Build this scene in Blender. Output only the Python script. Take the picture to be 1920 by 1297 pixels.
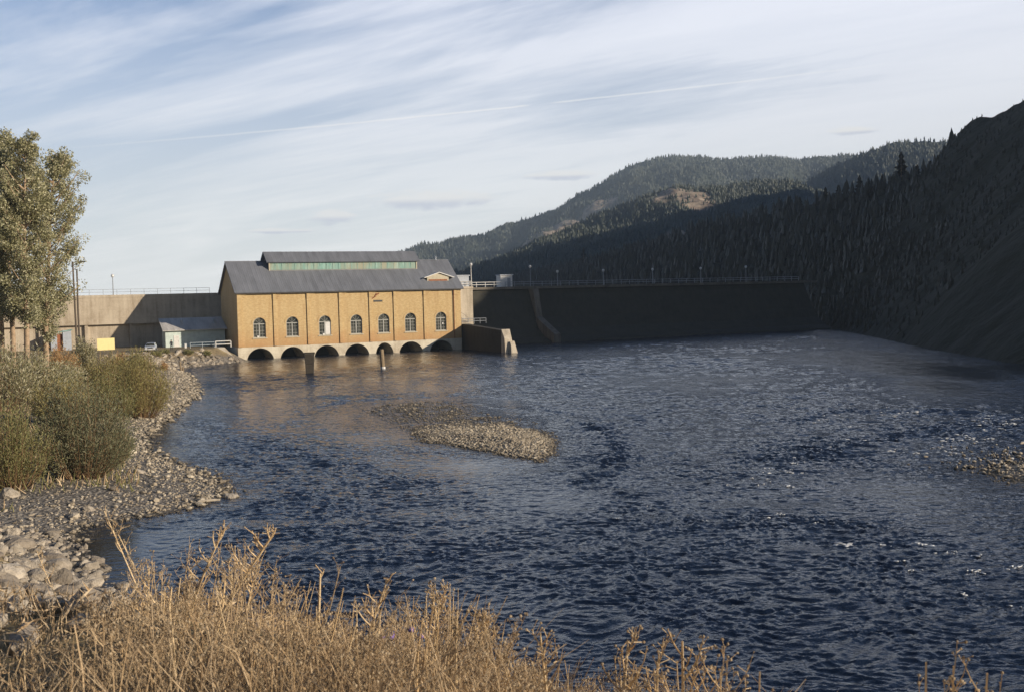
import bpy, bmesh, math, random
import numpy as np
from mathutils import Vector, Matrix
from mathutils.geometry import tessellate_polygon
for o in list(bpy.data.objects): bpy.data.objects.remove(o)
rng = np.random.default_rng(7); random.seed(7)
SC = bpy.context.scene; COL = SC.collection
R = math.radians
# ------------------------------------------------------------------ camera, sky, sun, exposure
CZ, FPX = 10.5, 2000.0
ROLL, PITCH = R(1.43), math.atan((648.5-554)/2000)
cam = bpy.data.cameras.new('camera'); co = bpy.data.objects.new('camera', cam); COL.objects.link(co)
cam.sensor_width = 36.0; cam.lens = 36.0*FPX/1920; cam.clip_start = .1; cam.clip_end = 20000
co.matrix_world = Matrix.Translation((0,0,CZ)) @ Matrix.Rotation(R(90)-PITCH, 4, 'X') @ Matrix.Rotation(-ROLL, 4, 'Z')
cam.dof.use_dof = True; cam.dof.focus_distance = 150.0; cam.dof.aperture_fstop = 9.0
SC.camera = co
PHI = math.atan2(.446, .895)
D_ = np.array([math.cos(PHI), math.sin(PHI)]); N_ = np.array([-math.sin(PHI), math.cos(PHI)])
P0 = np.array([-49.56, 193.10])
sv = .86*D_ - N_; SUN = np.array([sv[0], sv[1], .385]); SUN /= np.linalg.norm(SUN)
SUN_EL = math.asin(SUN[2]); SUN_AZ = math.atan2(SUN[0], SUN[1])
sl = bpy.data.lights.new('sun', 'SUN'); sl.energy = 4.95; sl.angle = R(.55); sl.color = (1, .86, .68)
so = bpy.data.objects.new('sun', sl); COL.objects.link(so)
so.rotation_euler = Vector(-SUN).to_track_quat('-Z', 'Y').to_euler(); so.location = (60, -40, 80)
SC.view_settings.view_transform = 'Standard'; SC.view_settings.look = 'None'
SC.view_settings.exposure = 0.30; SC.view_settings.gamma = 1.0
SC.cycles.use_denoising = True
SC.cycles.volume_bounces = 0; SC.cycles.max_bounces = 6; SC.cycles.diffuse_bounces = 2; SC.cycles.glossy_bounces = 3
SC.cycles.transmission_bounces = 3; SC.cycles.sample_clamp_indirect = 4.0

class NT:
    """tiny helper to write node trees"""
    def __init__(s, nt): s.nt = nt; s.n = nt.nodes; s.l = nt.links
    def __call__(s, typ, ins=None, **props):
        nd = s.n.new(typ)
        for k, v in props.items(): setattr(nd, k, v)
        for k, v in (ins or {}).items(): s.put(nd, k, v)
        return nd
    def put(s, nd, k, v):
        sock = nd.inputs[k]
        if isinstance(v, bpy.types.NodeSocket): s.l.new(v, sock)
        elif isinstance(v, bpy.types.Node): s.l.new(v.outputs[0], sock)
        else:
            try: sock.default_value = v
            except Exception: sock.default_value = tuple(v)+(1,) if len(v) == 3 else v
    def math(s, op, a, b=None, c=None):
        nd = s.n.new('ShaderNodeMath'); nd.operation = op; nd.use_clamp = False
        for i, v in enumerate((a, b, c)):
            if v is not None: s.put(nd, i, v)
        return nd.outputs[0]
    def mix(s, f, a, b):
        nd = s.n.new('ShaderNodeMix'); nd.data_type = 'RGBA'
        for i, v in ((0, f), (6, a), (7, b)):
            if isinstance(v, (tuple, list)) and len(v) == 3: v = tuple(v)+(1,)
            s.put(nd, i, v)
        return nd.outputs[2]
    def ramp(s, f, stops, interp='LINEAR'):
        nd = s.n.new('ShaderNodeValToRGB'); s.put(nd, 0, f); cr = nd.color_ramp; cr.interpolation = interp
        while len(cr.elements) < len(stops): cr.elements.new(.5)
        for e, (p, c) in zip(cr.elements, stops):
            e.position = p; e.color = (tuple(c)+(1,)) if hasattr(c, '__len__') else (c, c, c, 1)
        return nd.outputs[0]
    def noise(s, vec, scale, detail=4, rough=.55, dist=0):
        return s('ShaderNodeTexNoise', {'Vector': vec, 'Scale': scale, 'Detail': detail, 'Roughness': rough, 'Distortion': dist}).outputs[0]

W = bpy.data.worlds.new('World'); SC.world = W; W.use_nodes = True
t = NT(W.node_tree); t.n.clear()
sky = t('ShaderNodeTexSky', sky_type='NISHITA', sun_disc=False, sun_elevation=SUN_EL, sun_rotation=SUN_AZ)
sky.air_density = 1.0; sky.dust_density = 1.2; sky.ozone_density = 2.0
tc = t('ShaderNodeTexCoord'); sep = t('ShaderNodeSeparateXYZ', {0: tc.outputs['Generated']})
zc = t.math('ADD', t.math('MAXIMUM', sep.outputs[2], 0.0), .13)
cu = t.math('DIVIDE', sep.outputs[0], zc); cv = t.math('DIVIDE', sep.outputs[1], zc)
pl = t('ShaderNodeCombineXYZ', {0: cu, 1: cv, 2: 0.0})
# high cirrus, drawn out in long streaks
mp = t('ShaderNodeMapping', {0: t('ShaderNodeMapping', {0: pl, 'Rotation': (0, 0, R(34))}), 'Scale': (.36, 1.2, 1), 'Location': (.4, .2, 0)})
n1 = t.noise(mp, 1.5, 7, .6, .5)
mp2 = t('ShaderNodeMapping', {0: t('ShaderNodeMapping', {0: pl, 'Rotation': (0, 0, R(27))}), 'Scale': (.45, 3.0, 1), 'Location': (3.2, 1.7, 0)})
n2 = t.noise(mp2, 2.0, 8, .62, .3)
ci = t.math('ADD', t.math('MULTIPLY', n1, .82), t.math('MULTIPLY', n2, .30))
# the blue gap high on the left of the view, thicker veil on the right
side = t.math('MULTIPLY', t.math('ADD', sep.outputs[0], t.math('MULTIPLY', sep.outputs[2], -.45)), .42)
ci = t.math('ADD', ci, side)
cm = t.ramp(ci, [(.35, 0.0), (.45, .40), (.56, .86), (.7, 1.0)])
cm = t.math('MULTIPLY', cm, t.ramp(sep.outputs[2], [(.25, 1.0), (.46, .22)]))
hz = t.ramp(sep.outputs[2], [(0.0, .93), (.10, .66), (.26, .22), (.5, 0.0)])
cm2 = t('ShaderNodeMix', {0: hz, 2: cm, 3: 1.0}); cm2.data_type = 'FLOAT'
ccol = t.ramp(sep.outputs[2], [(0.0, (10.2, 10.2, 9.8)), (.08, (9.7, 9.8, 9.7)), (.15, (8.8, 9.0, 9.5)), (.265, (7.8, 8.1, 9.1)), (.32, (3.4, 4.3, 6.5)), (.41, (1.8, 2.6, 4.8)), (.6, (1.2, 1.8, 3.6)), (1, (1.1, 1.6, 3.0))])
skyb = t.mix(1.0, sky.outputs[0], (1, 1, 1)); 
skyc = t('ShaderNodeMix', {0: 1.0, 6: sky.outputs[0], 7: (.58, .82, 1.12, 1)}, data_type='RGBA', blend_type='MULTIPLY').outputs[2]
base = t.mix(cm2.outputs[0], skyc, ccol)
# small grey-bottomed fair weather clouds low over the valley
def lowcloud(az, el, wa, we, seed):
    # soft patch about a direction (azimuth, elevation), ragged by noise
    a = t.math('SUBTRACT', t.math('ARCTAN2', sep.outputs[0], sep.outputs[1]), az)
    e = t.math('SUBTRACT', t.math('ARCSINE', sep.outputs[2]), el)
    q = t.math('ADD', t.math('POWER', t.math('DIVIDE', a, wa), 2.0), t.math('POWER', t.math('DIVIDE', e, we), 2.0))
    v = t('ShaderNodeCombineXYZ', {0: t.math('MULTIPLY', a, 30), 1: t.math('MULTIPLY', e, 90), 2: float(seed)})
    q = t.math('ADD', q, t.math('MULTIPLY', t.math('SUBTRACT', t.noise(v, 1.6, 5, .6), .5), 2.6))
    m = t.ramp(q, [(.25, .85), (1.0, 0.0)])
    sh = t.ramp(t.math('ADD', t.math('DIVIDE', e, we), .5), [(.1, (6.2, 6.5, 7.4)), (.6, (9.4, 9.2, 8.9))])
    return m, sh
for i, (px, py, w, h) in enumerate(((820, 377, 130, 20), (635, 410, 45, 17), (1060, 332, 75, 10), (1580, 265, 45, 9), (540, 437, 60, 6))):
    m, sh = lowcloud((px-960)/2000, (554-(px-960)*.025-py)/2000, w/2000, h/2000, i*3.1)
    base = t.mix(m, base, sh)
# the aircraft trail: a thin great circle across the sky
def ray(px, py):
    dx, dy = (px-960)/FPX, -(py-648.5)/FPX; c, s = math.cos(-ROLL), math.sin(-ROLL)
    x, y = c*dx-s*dy, s*dx+c*dy; cp, sp = math.cos(PITCH), math.sin(PITCH)
    return np.array([x, cp+sp*y, y*cp-sp])
ra, rb = ray(150, 276), ray(1720, 113); nn = np.cross(ra, rb); nn /= np.linalg.norm(nn)
dt = t('ShaderNodeVectorMath', {0: tc.outputs['Generated'], 1: tuple(nn)}, operation='DOT_PRODUCT').outputs['Value']
tcoord = t.math('DIVIDE', sep.outputs[0], sep.outputs[1])
wob = t.math('MULTIPLY', t.math('SUBTRACT', t.noise(tc.outputs['Generated'], 60, 3), .5), .0010)
curve = t.math('MULTIPLY', t.math('MULTIPLY', t.math('SUBTRACT', tcoord, -.4), t.math('SUBTRACT', tcoord, .38)), .030)
dd = t.math('ABSOLUTE', t.math('ADD', t.math('ADD', dt, wob), curve))
lin = t.ramp(t.math('DIVIDE', dd, .00115), [(.25, .8), (1, 0)])
vis = t.ramp(t.math('ADD', tcoord, .5), [(.08, 0), (.14, .35), (.30, .75), (.5, 1), (.516, .95), (.523, .05), (.54, .05), (.55, .9), (.7, .7), (.88, 0)])
base = t.mix(t.math('MULTIPLY', t.math('MULTIPLY', lin, vis), .62), base, (10.4, 10.0, 9.6))
# clear, deeper sky overhead and behind the viewpoint; the cloud bank lies up the valley
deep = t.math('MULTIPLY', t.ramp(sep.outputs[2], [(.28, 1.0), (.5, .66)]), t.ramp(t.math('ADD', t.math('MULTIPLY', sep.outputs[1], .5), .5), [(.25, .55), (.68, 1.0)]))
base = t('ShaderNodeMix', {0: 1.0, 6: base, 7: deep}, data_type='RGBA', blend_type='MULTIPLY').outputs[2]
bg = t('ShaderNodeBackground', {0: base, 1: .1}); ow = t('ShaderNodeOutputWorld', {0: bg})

# ------------------------------------------------------------------ helpers
def at(px, py, Y):                       # a point of the view at depth Y
    r = ray(px, py); return r*(Y/r[1]) + np.array([0, 0, CZ])
def gz(px, py, z=0.0):                   # where the sight line meets height z
    r = ray(px, py); return r*((z-CZ)/r[2]) + np.array([0, 0, CZ])
def loc2w(u, y, z=0.0): q = P0 + u*D_ + y*N_; return (q[0], q[1], z)

def tag(o, label=None, cat=None, group=None, kind=None):
    if label: o['label'] = label
    if cat: o['category'] = cat
    if group: o['group'] = group
    if kind: o['kind'] = kind
    return o
def thing(name, label, cat, loc=(0, 0, 0), rz=0.0, group=None):
    o = bpy.data.objects.new(name, None); COL.objects.link(o); o.empty_display_size = .3
    o.location = loc; o.rotation_euler = (0, 0, rz); return tag(o, label, cat, group)
def link(name, me, parent=None):
    o = bpy.data.objects.new(name, me); COL.objects.link(o)
    if parent: o.parent = parent
    return o
def copy_tree(o, parent=None):
    c = o.copy(); COL.objects.link(c)
    if parent: c.parent = parent
    for ch in list(o.children): copy_tree(ch, c)
    return c

class MB:
    def __init__(s): s.v = []; s.f = []; s.mi = []; s.m = 0
    def add(s, vs, fs):
        b = len(s.v); s.v += [tuple(map(float, v)) for v in vs]; s.f += [tuple(i+b for i in f) for f in fs]; s.mi += [s.m]*len(fs); return s
    def box(s, x0, x1, y0, y1, z0, z1):
        return s.add([(x, y, z) for z in (z0, z1) for x, y in ((x0, y0), (x1, y0), (x1, y1), (x0, y1))],
                     [(3, 2, 1, 0), (4, 5, 6, 7), (0, 1, 5, 4), (1, 2, 6, 5), (2, 3, 7, 6), (3, 0, 4, 7)])
    def hexa(s, p):                       # eight corners, bottom ring then top ring
        return s.add(p, [(3, 2, 1, 0), (4, 5, 6, 7), (0, 1, 5, 4), (1, 2, 6, 5), (2, 3, 7, 6), (3, 0, 4, 7)])
    def tube(s, pts, rad, n=6, cap=True):
        pts = [Vector(p) for p in pts]
        if not hasattr(rad, '__len__'): rad = [rad]*len(pts)
        vs = []; fs = []
        for i, p in enumerate(pts):
            d = (pts[min(i+1, len(pts)-1)]-pts[max(i-1, 0)]).normalized()
            a = d.orthogonal().normalized() if abs(d.z) > .95 else d.cross(Vector((0, 0, 1))).normalized()
            b = d.cross(a)
            for k in range(n):
                g = 2*math.pi*k/n; vs.append(p+(a*math.cos(g)+b*math.sin(g))*rad[i])
        for i in range(len(pts)-1):
            for k in range(n): k2 = (k+1) % n; fs.append((i*n+k, i*n+k2, (i+1)*n+k2, (i+1)*n+k))
        if cap: fs += [tuple(range(n))[::-1], tuple((len(pts)-1)*n+k for k in range(n))]
        return s.add(vs, fs)
    def ball(s, c, r, nu=10, nv=6, sz=1.0):
        vs = [(c[0], c[1], c[2]-r*sz)]; fs = []
        for j in range(1, nv):
            a = -math.pi/2+math.pi*j/nv
            for k in range(nu): g = 2*math.pi*k/nu; vs.append((c[0]+r*math.cos(a)*math.cos(g), c[1]+r*math.cos(a)*math.sin(g), c[2]+r*sz*math.sin(a)))
        vs.append((c[0], c[1], c[2]+r*sz)); L = len(vs)-1
        for k in range(nu):
            fs.append((0, 1+(k+1) % nu, 1+k)); fs.append((L, L-nu+k, L-nu+(k+1) % nu))
            for j in range(nv-2): a = 1+j*nu; fs.append((a+k, a+(k+1) % nu, a+nu+(k+1) % nu, a+nu+k))
        return s.add(vs, fs)
    def panel(s, outer, holes, y0, y1):   # a wall slab in the x-z plane with openings
        loops = [outer]+list(holes); flat = [p for lp in loops for p in lp]
        tri = tessellate_polygon([[Vector((p[0], p[1], 0)) for p in lp] for lp in loops])
        n = len(flat)
        vs = [(p[0], y0, p[1]) for p in flat]+[(p[0], y1, p[1]) for p in flat]
        fs = [tuple(t_) for t_ in tri]+[tuple(i+n for i in t_[::-1]) for t_ in tri]; b = 0
        for lp in loops:
            m = len(lp)
            for i in range(m): j = (i+1) % m; fs.append((b+i, b+j, n+b+j, n+b+i))
            b += m
        s.add(vs, fs); return s
    def build(s, name, mat, parent=None, smooth=False, recalc=True):
        me = bpy.data.meshes.new(name); me.from_pydata(s.v, [], s.f)
        for m in (mat if isinstance(mat, (list, tuple)) else [mat]): me.materials.append(m)
        if any(s.mi): me.polygons.foreach_set('material_index', s.mi)
        if recalc:
            bm = bmesh.new(); bm.from_mesh(me); bmesh.ops.recalc_face_normals(bm, faces=bm.faces); bm.to_mesh(me); bm.free()
        if smooth: me.polygons.foreach_set('use_smooth', [True]*len(me.polygons))
        me.update(); return link(name, me, parent)

def mesh_np(name, V, F, mats, parent=None, smooth=False, mi=None):
    V = np.ascontiguousarray(V, dtype=np.float32); F = np.ascontiguousarray(F, dtype=np.int32); k = F.shape[1]
    me = bpy.data.meshes.new(name); me.vertices.add(len(V)); me.vertices.foreach_set('co', V.ravel())
    me.loops.add(F.size); me.loops.foreach_set('vertex_index', F.ravel())
    me.polygons.add(len(F)); me.polygons.foreach_set('loop_start', np.arange(0, F.size, k, dtype=np.int32))
    for m in (mats if isinstance(mats, (list, tuple)) else [mats]): me.materials.append(m)
    if mi is not None: me.polygons.foreach_set('material_index', np.asarray(mi, dtype=np.int32))
    me.polygons.foreach_set('use_smooth', np.full(len(F), smooth, dtype=bool))
    me.update(calc_edges=True); me.validate(); return link(name, me, parent)
def scatter(tv, tf, pos, scl, rot=None):
    """copies of one template: vertices (n,3), faces, positions (N,3), scales (N,3), rotations (N,3,3)"""
    tv = np.asarray(tv, float); tf = np.asarray(tf, int); N = len(pos)
    V = tv[None]*np.asarray(scl)[:, None, :]
    if rot is not None: V = np.einsum('nij,nkj->nki', rot, V)
    V = V+np.asarray(pos)[:, None, :]
    F = tf[None]+(np.arange(N)*len(tv))[:, None, None]
    return V.reshape(-1, 3), F.reshape(-1, tf.shape[1])
def rotz(a):
    c, s = np.cos(a), np.sin(a); z = np.zeros_like(a); return np.stack([np.stack([c, -s, z], -1), np.stack([s, c, z], -1), np.stack([z, z, z+1], -1)], 1)
def randrot(n):
    q = rng.normal(size=(n, 4)); q /= np.linalg.norm(q, axis=1)[:, None]; w, x, y, z = q.T
    return np.stack([np.stack([1-2*(y*y+z*z), 2*(x*y-z*w), 2*(x*z+y*w)], -1), np.stack([2*(x*y+z*w), 1-2*(x*x+z*z), 2*(y*z-x*w)], -1),
                     np.stack([2*(x*z-y*w), 2*(y*z+x*w), 1-2*(x*x+y*y)], -1)], 1)
def frames(d):
    """rotation matrices whose x axis is d (N,3), rolled at random"""
    d = d/np.linalg.norm(d, axis=1)[:, None]; a = rng.normal(size=d.shape); b = np.cross(d, a); b /= np.linalg.norm(b, axis=1)[:, None]
    return np.stack([d, b, np.cross(d, b)], -1)
QV = np.array([(0, -.5, 0), (.45, -.5, .06), (1, 0, 0), (.45, .5, .06), (0, .5, 0)][:0] or [(0, 0, 0), (.45, -.5, .05), (1, 0, 0), (.45, .5, .05)]); QF = np.array([(0, 1, 2, 3)])
def ico(sub):
    bm = bmesh.new(); bmesh.ops.create_icosphere(bm, subdivisions=sub, radius=1.0)
    v = np.array([x.co[:] for x in bm.verts]); f = np.array([[y.index for y in x.verts] for x in bm.faces]); bm.free(); return v, f
_P = np.random.default_rng(3).permutation(256); _P = np.concatenate([_P, _P]); _G = np.random.default_rng(4).uniform(0, 2*np.pi, 256)
def pn(x, y):
    """2-D gradient noise, about -1..1"""
    xi, yi = np.floor(x).astype(int), np.floor(y).astype(int); xf, yf = x-xi, y-yi; xi &= 255; yi &= 255
    def g(ix, iy, fx, fy): a = _G[_P[_P[ix & 255]+(iy & 255)]]; return np.cos(a)*fx+np.sin(a)*fy
    u = xf*xf*xf*(xf*(xf*6-15)+10); v = yf*yf*yf*(yf*(yf*6-15)+10)
    a = g(xi, yi, xf, yf)*(1-u)+g(xi+1, yi, xf-1, yf)*u; b = g(xi, yi+1, xf, yf-1)*(1-u)+g(xi+1, yi+1, xf-1, yf-1)*u
    return 1.5*(a*(1-v)+b*v)
def fbm(x, y, o=4):
    s = 0; a = 1.0
    for i in range(o): s = s+a*pn(x+17.3*i, y-9.1*i); x, y, a = x*2.03, y*2.03, a*.5
    return s
def sst(a, b, x): q = np.clip((x-a)/(b-a), 0, 1); return q*q*(3-2*q)
def seg_dist(x, y, pl):
    d = np.full(np.shape(x), 1e9)
    for (ax, ay), (bx, by) in zip(pl[:-1], pl[1:]):
        ex, ey = bx-ax, by-ay; q = np.clip(((x-ax)*ex+(y-ay)*ey)/(ex*ex+ey*ey), 0, 1)
        d = np.minimum(d, np.hypot(x-ax-q*ex, y-ay-q*ey))
    return d
def in_poly(x, y, pl):
    c = np.zeros(np.shape(x), bool)
    for (ax, ay), (bx, by) in zip(pl, pl[1:]+pl[:1]):
        if ay != by: c ^= ((ay > y) != (by > y)) & (x < (bx-ax)*(y-ay)/(by-ay)+ax)
    return c
def poly_sd(x, y, pl): d = seg_dist(x, y, pl+pl[:1]); return np.where(in_poly(x, y, pl), d, -d)

# ------------------------------------------------------------------ materials
def mat(name, build):
    m = bpy.data.materials.new(name); m.use_nodes = True; t = NT(m.node_tree); t.n.clear()
    out = t('ShaderNodeOutputMaterial'); sh = build(t); t.put(out, 0, sh); return m
def obj_co(t): return t('ShaderNodeTexCoord').outputs['Object']
def bump(t, h, s=.5, d=.05): return t('ShaderNodeBump', {'Height': h, 'Strength': s, 'Distance': d}).outputs[0]
def pbsdf(t, col, rough=.8, nrm=None, **k):
    b = t('ShaderNodeBsdfPrincipled', {'Base Color': col, 'Roughness': rough, **k})
    if nrm is not None: t.put(b, 'Normal', nrm)
    return b
def simple(name, c, rough=.7, var=.25, scale=2.0, metal=0.0):
    def f(t):
        co = obj_co(t); n = t.noise(co, scale, 5)
        col = t.mix(t.ramp(n, [(.3, 0.0), (.7, 1.0)]), tuple(x*(1-var) for x in c), tuple(min(1, x*(1+var)) for x in c))
        return pbsdf(t, col, rough, bump(t, t.noise(co, scale*6, 3), .2, .02), Metallic=metal)
    return mat(name, f)
def concrete(name, c, dark, streak=1.0):
    def f(t):
        co = obj_co(t); st = t('ShaderNodeMapping', {0: co, 'Scale': (1.1, 1.1, .10)})
        n1 = t.noise(st, 1.2, 6, .65); n2 = t.noise(co, .35, 5, .6); n3 = t.noise(co, 4, 4)
        s = t.math('ADD', t.math('MULTIPLY', n1, .55*streak), t.math('MULTIPLY', n2, 1-.55*streak))
        col = t.mix(t.ramp(s, [(.36, 1.0), (.52, .35), (.66, 0.0)]), c, dark)
        col = t.mix(t.math('MULTIPLY', t.ramp(n3, [(.45, 0), (.75, 1)]), .25), col, tuple(x*1.25 for x in c))
        # pour lines
        z = t('ShaderNodeSeparateXYZ', {0: co}).outputs[2]
        ln = t.ramp(t.math('FRACT', t.math('MULTIPLY', z, .62)), [(0, 1.0), (.04, 0.0)])
        col = t.mix(t.math('MULTIPLY', ln, .35), col, dark)
        return pbsdf(t, col, .9, bump(t, n3, .4, .04))
    return mat(name, f)
def brickmat():
    def f(t):
        co = obj_co(t); xz = t('ShaderNodeSeparateXYZ', {0: co})
        v = t('ShaderNodeCombineXYZ', {0: t.math('ADD', xz.outputs[0], xz.outputs[1]), 1: xz.outputs[2], 2: 0.0})
        br = t('ShaderNodeTexBrick', {'Vector': v, 'Color1': (.67, .475, .215, 1), 'Color2': (.57, .385, .16, 1), 'Mortar': (.55, .46, .30, 1),
                                     'Scale': 1.0, 'Mortar Size': .012, 'Bias': -.2, 'Brick Width': .30, 'Row Height': .10})
        n = t.noise(co, .30, 5, .6); n2 = t.noise(t('ShaderNodeMapping', {0: co, 'Scale': (1, 1, .12)}), 1.1, 5, .6)
        col = t.mix(t.math('MULTIPLY', t.ramp(n, [(.42, 0), (.7, 1)]), .55), br.outputs[0], (.68, .52, .28))
        # damp reddish bricks low on the wall
        damp = t.math('MULTIPLY', t.ramp(t.math('ADD', t.math('MULTIPLY', xz.outputs[2], .10), t.math('MULTIPLY', t.math('ADD', n, t.math('MULTIPLY', n2, .5)), .42)), [(.46, 1), (.86, 0)]), .85)
        m2 = t.noise(t('ShaderNodeMapping', {0: co, 'Scale': (1, 1, 2.2)}), 1.9, 4, .7); col = t.mix(t.math('MULTIPLY', t.ramp(m2, [(.40, 1), (.56, 0)]), .38), col, (.40, .24, .10)); col = t.mix(t.math('MULTIPLY', t.ramp(m2, [(.56, 0), (.72, 1)]), .35), col, (.76, .60, .34))
        col = t.mix(damp, col, (.50, .27, .12))
        col = t.mix(t.math('MULTIPLY', t.ramp(n2, [(.50, 0), (.72, 1)]), .6), col, (.44, .27, .12))
        return pbsdf(t, col, .9, bump(t, br.outputs[1], -.4, .015))
    return mat('buff_brick', f)
def leafmat(name, cols, trans=.25, rough=.55):
    def f(t):
        g = t('ShaderNodeNewGeometry').outputs['Random Per Island']
        st = [(i/(len(cols)-1), c) for i, c in enumerate(cols)]; col = t.ramp(g, st)
        b = pbsdf(t, col, rough); tr = t('ShaderNodeBsdfTranslucent', {0: col})
        return t('ShaderNodeMixShader', {0: trans, 1: b, 2: tr})
    return mat(name, f)
def rockmat(name, cols, scale=1.0, wet=False):
    def f(t):
        g = t('ShaderNodeNewGeometry').outputs['Random Per Island']; oi = t('ShaderNodeObjectInfo').outputs['Random']
        r = t.math('FRACT', t.math('ADD', g, oi)); co = obj_co(t); n = t.noise(co, 2.2*scale, 6, .65); n2 = t.noise(co, 9*scale, 4)
        col = t.ramp(r, [(i/(len(cols)-1), c) for i, c in enumerate(cols)])
        col = t.mix(t.math('MULTIPLY', t.ramp(n, [(.4, 0), (.65, 1)]), .45), col, tuple(x*.55 for x in cols[0]))
        if wet:      # stones at the water line are wet
            z = t('ShaderNodeSeparateXYZ', {0: co}).outputs[2]; col = t.mix(t.ramp(t.math('ADD', t.math('MULTIPLY', z, 4.0), t.math('MULTIPLY', n, .25)), [(.30, .85), (.55, 0)]), col, (.085, .07, .05))
        return pbsdf(t, col, .9, bump(t, t.math('ADD', n, t.math('MULTIPLY', n2, .5)), .8, .10))
    return mat(name, f)
def groundmat():
    def f(t):
        co = obj_co(t); z = t('ShaderNodeSeparateXYZ', {0: co}).outputs[2]
        n = t.noise(co, .22, 6, .6); n2 = t.noise(co, 1.6, 5, .65)
        vo = t('ShaderNodeTexVoronoi', {'Vector': co, 'Scale': 5.5, 'Randomness': 1.0}); vo2 = t('ShaderNodeTexVoronoi', {'Vector': co, 'Scale': 13.0})
        peb = t.mix(t('ShaderNodeSeparateColor', {0: vo.outputs['Color']}).outputs[0], (.19, .165, .14), (.42, .375, .31))
        peb = t.mix(t.ramp(vo.outputs['Distance'], [(.35, 0), (.75, 1)]), peb, (.10, .088, .075))
        soil = t.mix(t.ramp(n2, [(.35, 0), (.7, 1)]), (.15, .115, .07), (.38, .29, .17))
        grass = t.mix(t.ramp(n2, [(.35, 0), (.65, 1)]), (.22, .18, .09), (.42, .32, .17))
        dry = t.mix(t.ramp(n, [(.4, 0), (.6, 1)]), soil, grass)
        k = t.ramp(t.math('ADD', z, t.math('MULTIPLY', t.math('SUBTRACT', n, .5), 1.6)), [(.10, 0), (.155, 1)]) if False else \
            t.math('MINIMUM', t.math('MAXIMUM', t.math('MULTIPLY', t.math('SUBTRACT', t.math('ADD', z, t.math('MULTIPLY', t.math('SUBTRACT', n, .5), 1.8)), .95), 1.6), 0.0), 1.0)
        col = t.mix(k, peb, dry)
        wet = t.math('MINIMUM', t.math('MAXIMUM', t.math('MULTIPLY', t.math('SUBTRACT', .10, z), 8.0), 0.0), 1.0)
        col = t.mix(wet, col, (.055, .048, .038))
        return pbsdf(t, col, .95, bump(t, t.math('ADD', vo.outputs['Distance'], t.math('MULTIPLY', n2, .8)), .6, .12))
    return mat('river_gravel_and_soil', f)
def watermat():
    def f(t):
        co = t('ShaderNodeMapping', {0: obj_co(t), 'Scale': (.8, 1.3, 1)})
        a = t.noise(co, 1.5, 3, .55, .4); b = t.noise(co, 4.6, 3, .55, .3)
        h = t.math('ADD', t.math('MULTIPLY', a, 1.0), t.math('MULTIPLY', b, .35))
        at_ = t('ShaderNodeAttribute', attribute_name='chop')
        st = t.math('MULTIPLY', at_.outputs['Fac'], 1.0)
        nb = t('ShaderNodeBump', {'Height': h, 'Strength': st, 'Distance': .20}).outputs[0]
        return pbsdf(t, (.007, .014, .032), .06, nb, IOR=1.333)
    return mat('river_water', f)
M = {}
M['brick'] = brickmat()
M['brickred'] = simple('red_brick', (.34, .15, .075), .9, .3, 3)
M['conc'] = concrete('pale_concrete', (.64, .57, .46), (.33, .28, .21))
M['concbase'] = concrete('weathered_base_concrete', (.76, .70, .56), (.46, .39, .29), .6)
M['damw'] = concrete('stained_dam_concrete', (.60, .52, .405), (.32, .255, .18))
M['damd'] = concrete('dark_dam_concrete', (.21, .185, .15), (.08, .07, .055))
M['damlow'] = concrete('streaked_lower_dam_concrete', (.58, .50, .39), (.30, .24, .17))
M['shadewall'] = concrete('painted_shade_wall', (.055, .050, .040), (.032, .029, .023))  # shade on the training wall's side is put into this near-black colour
M['spill'] = concrete('painted_shade_spillway', (.054, .050, .036), (.032, .030, .022))  # concrete darkened to carry the shade on the spillway and in the tunnels
M['white'] = simple('white_paint', (.74, .73, .70), .5, .1)
M['rail'] = simple('pale_blue_rail_paint', (.50, .56, .60), .5, .1)
M['frame'] = simple('window_paint', (.42, .42, .39), .6, .15)
M['greyfr'] = simple('grey_dam_rail_paint', (.30, .32, .35), .5, .1)
M['copper'] = simple('patina_green', (.28, .47, .42), .6, .3, 1.2)
M['teal'] = simple('pale_teal_boards', (.60, .70, .66), .7, .12, 1.5)
M['tan'] = simple('tan_paint', (.55, .49, .36), .7, .12)
M['wood'] = simple('weathered_wood', (.28, .21, .13), .9, .35, 4)
M['darkwood'] = simple('dark_wet_timber', (.055, .045, .032), .85, .3, 4)
M['pole'] = simple('brown_pole_wood', (.13, .10, .075), .9, .2, 3)
M['yellow'] = simple('yellow_sign_paint', (.88, .74, .34), .6, .05)
M['dark'] = simple('dark_metal', (.05, .05, .05), .5, .2)
M['black'] = simple('black_rubber', (.02, .02, .02), .8, .2)
M['rust'] = simple('rust_stain', (.30, .11, .05), .9, .3)
M['globe'] = simple('lamp_globe_glass', (.66, .66, .65), .3, .03)
M['bark'] = simple('pale_cottonwood_bark', (.40, .29, .19), .95, .35, 3)
M['twig'] = simple('willow_stem', (.20, .12, .06), .9, .3, 3)
M['drift'] = simple('bleached_wood', (.52, .45, .35), .9, .2, 5)
M['steelpanel'] = simple('pale_galvanised_sheet', (.42, .46, .52), .6, .12, 2)
def glassm():
    def f(t):
        n = t.noise(obj_co(t), .7, 2)
        return pbsdf(t, t.mix(t.ramp(n, [(.35, 0), (.65, 1)]), (.03, .035, .03), (.11, .11, .09)), .12, bump(t, t.noise(obj_co(t), 1.4, 2), .12, .05))
    return mat('old_window_glass', f)
M['glass'] = glassm()
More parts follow.
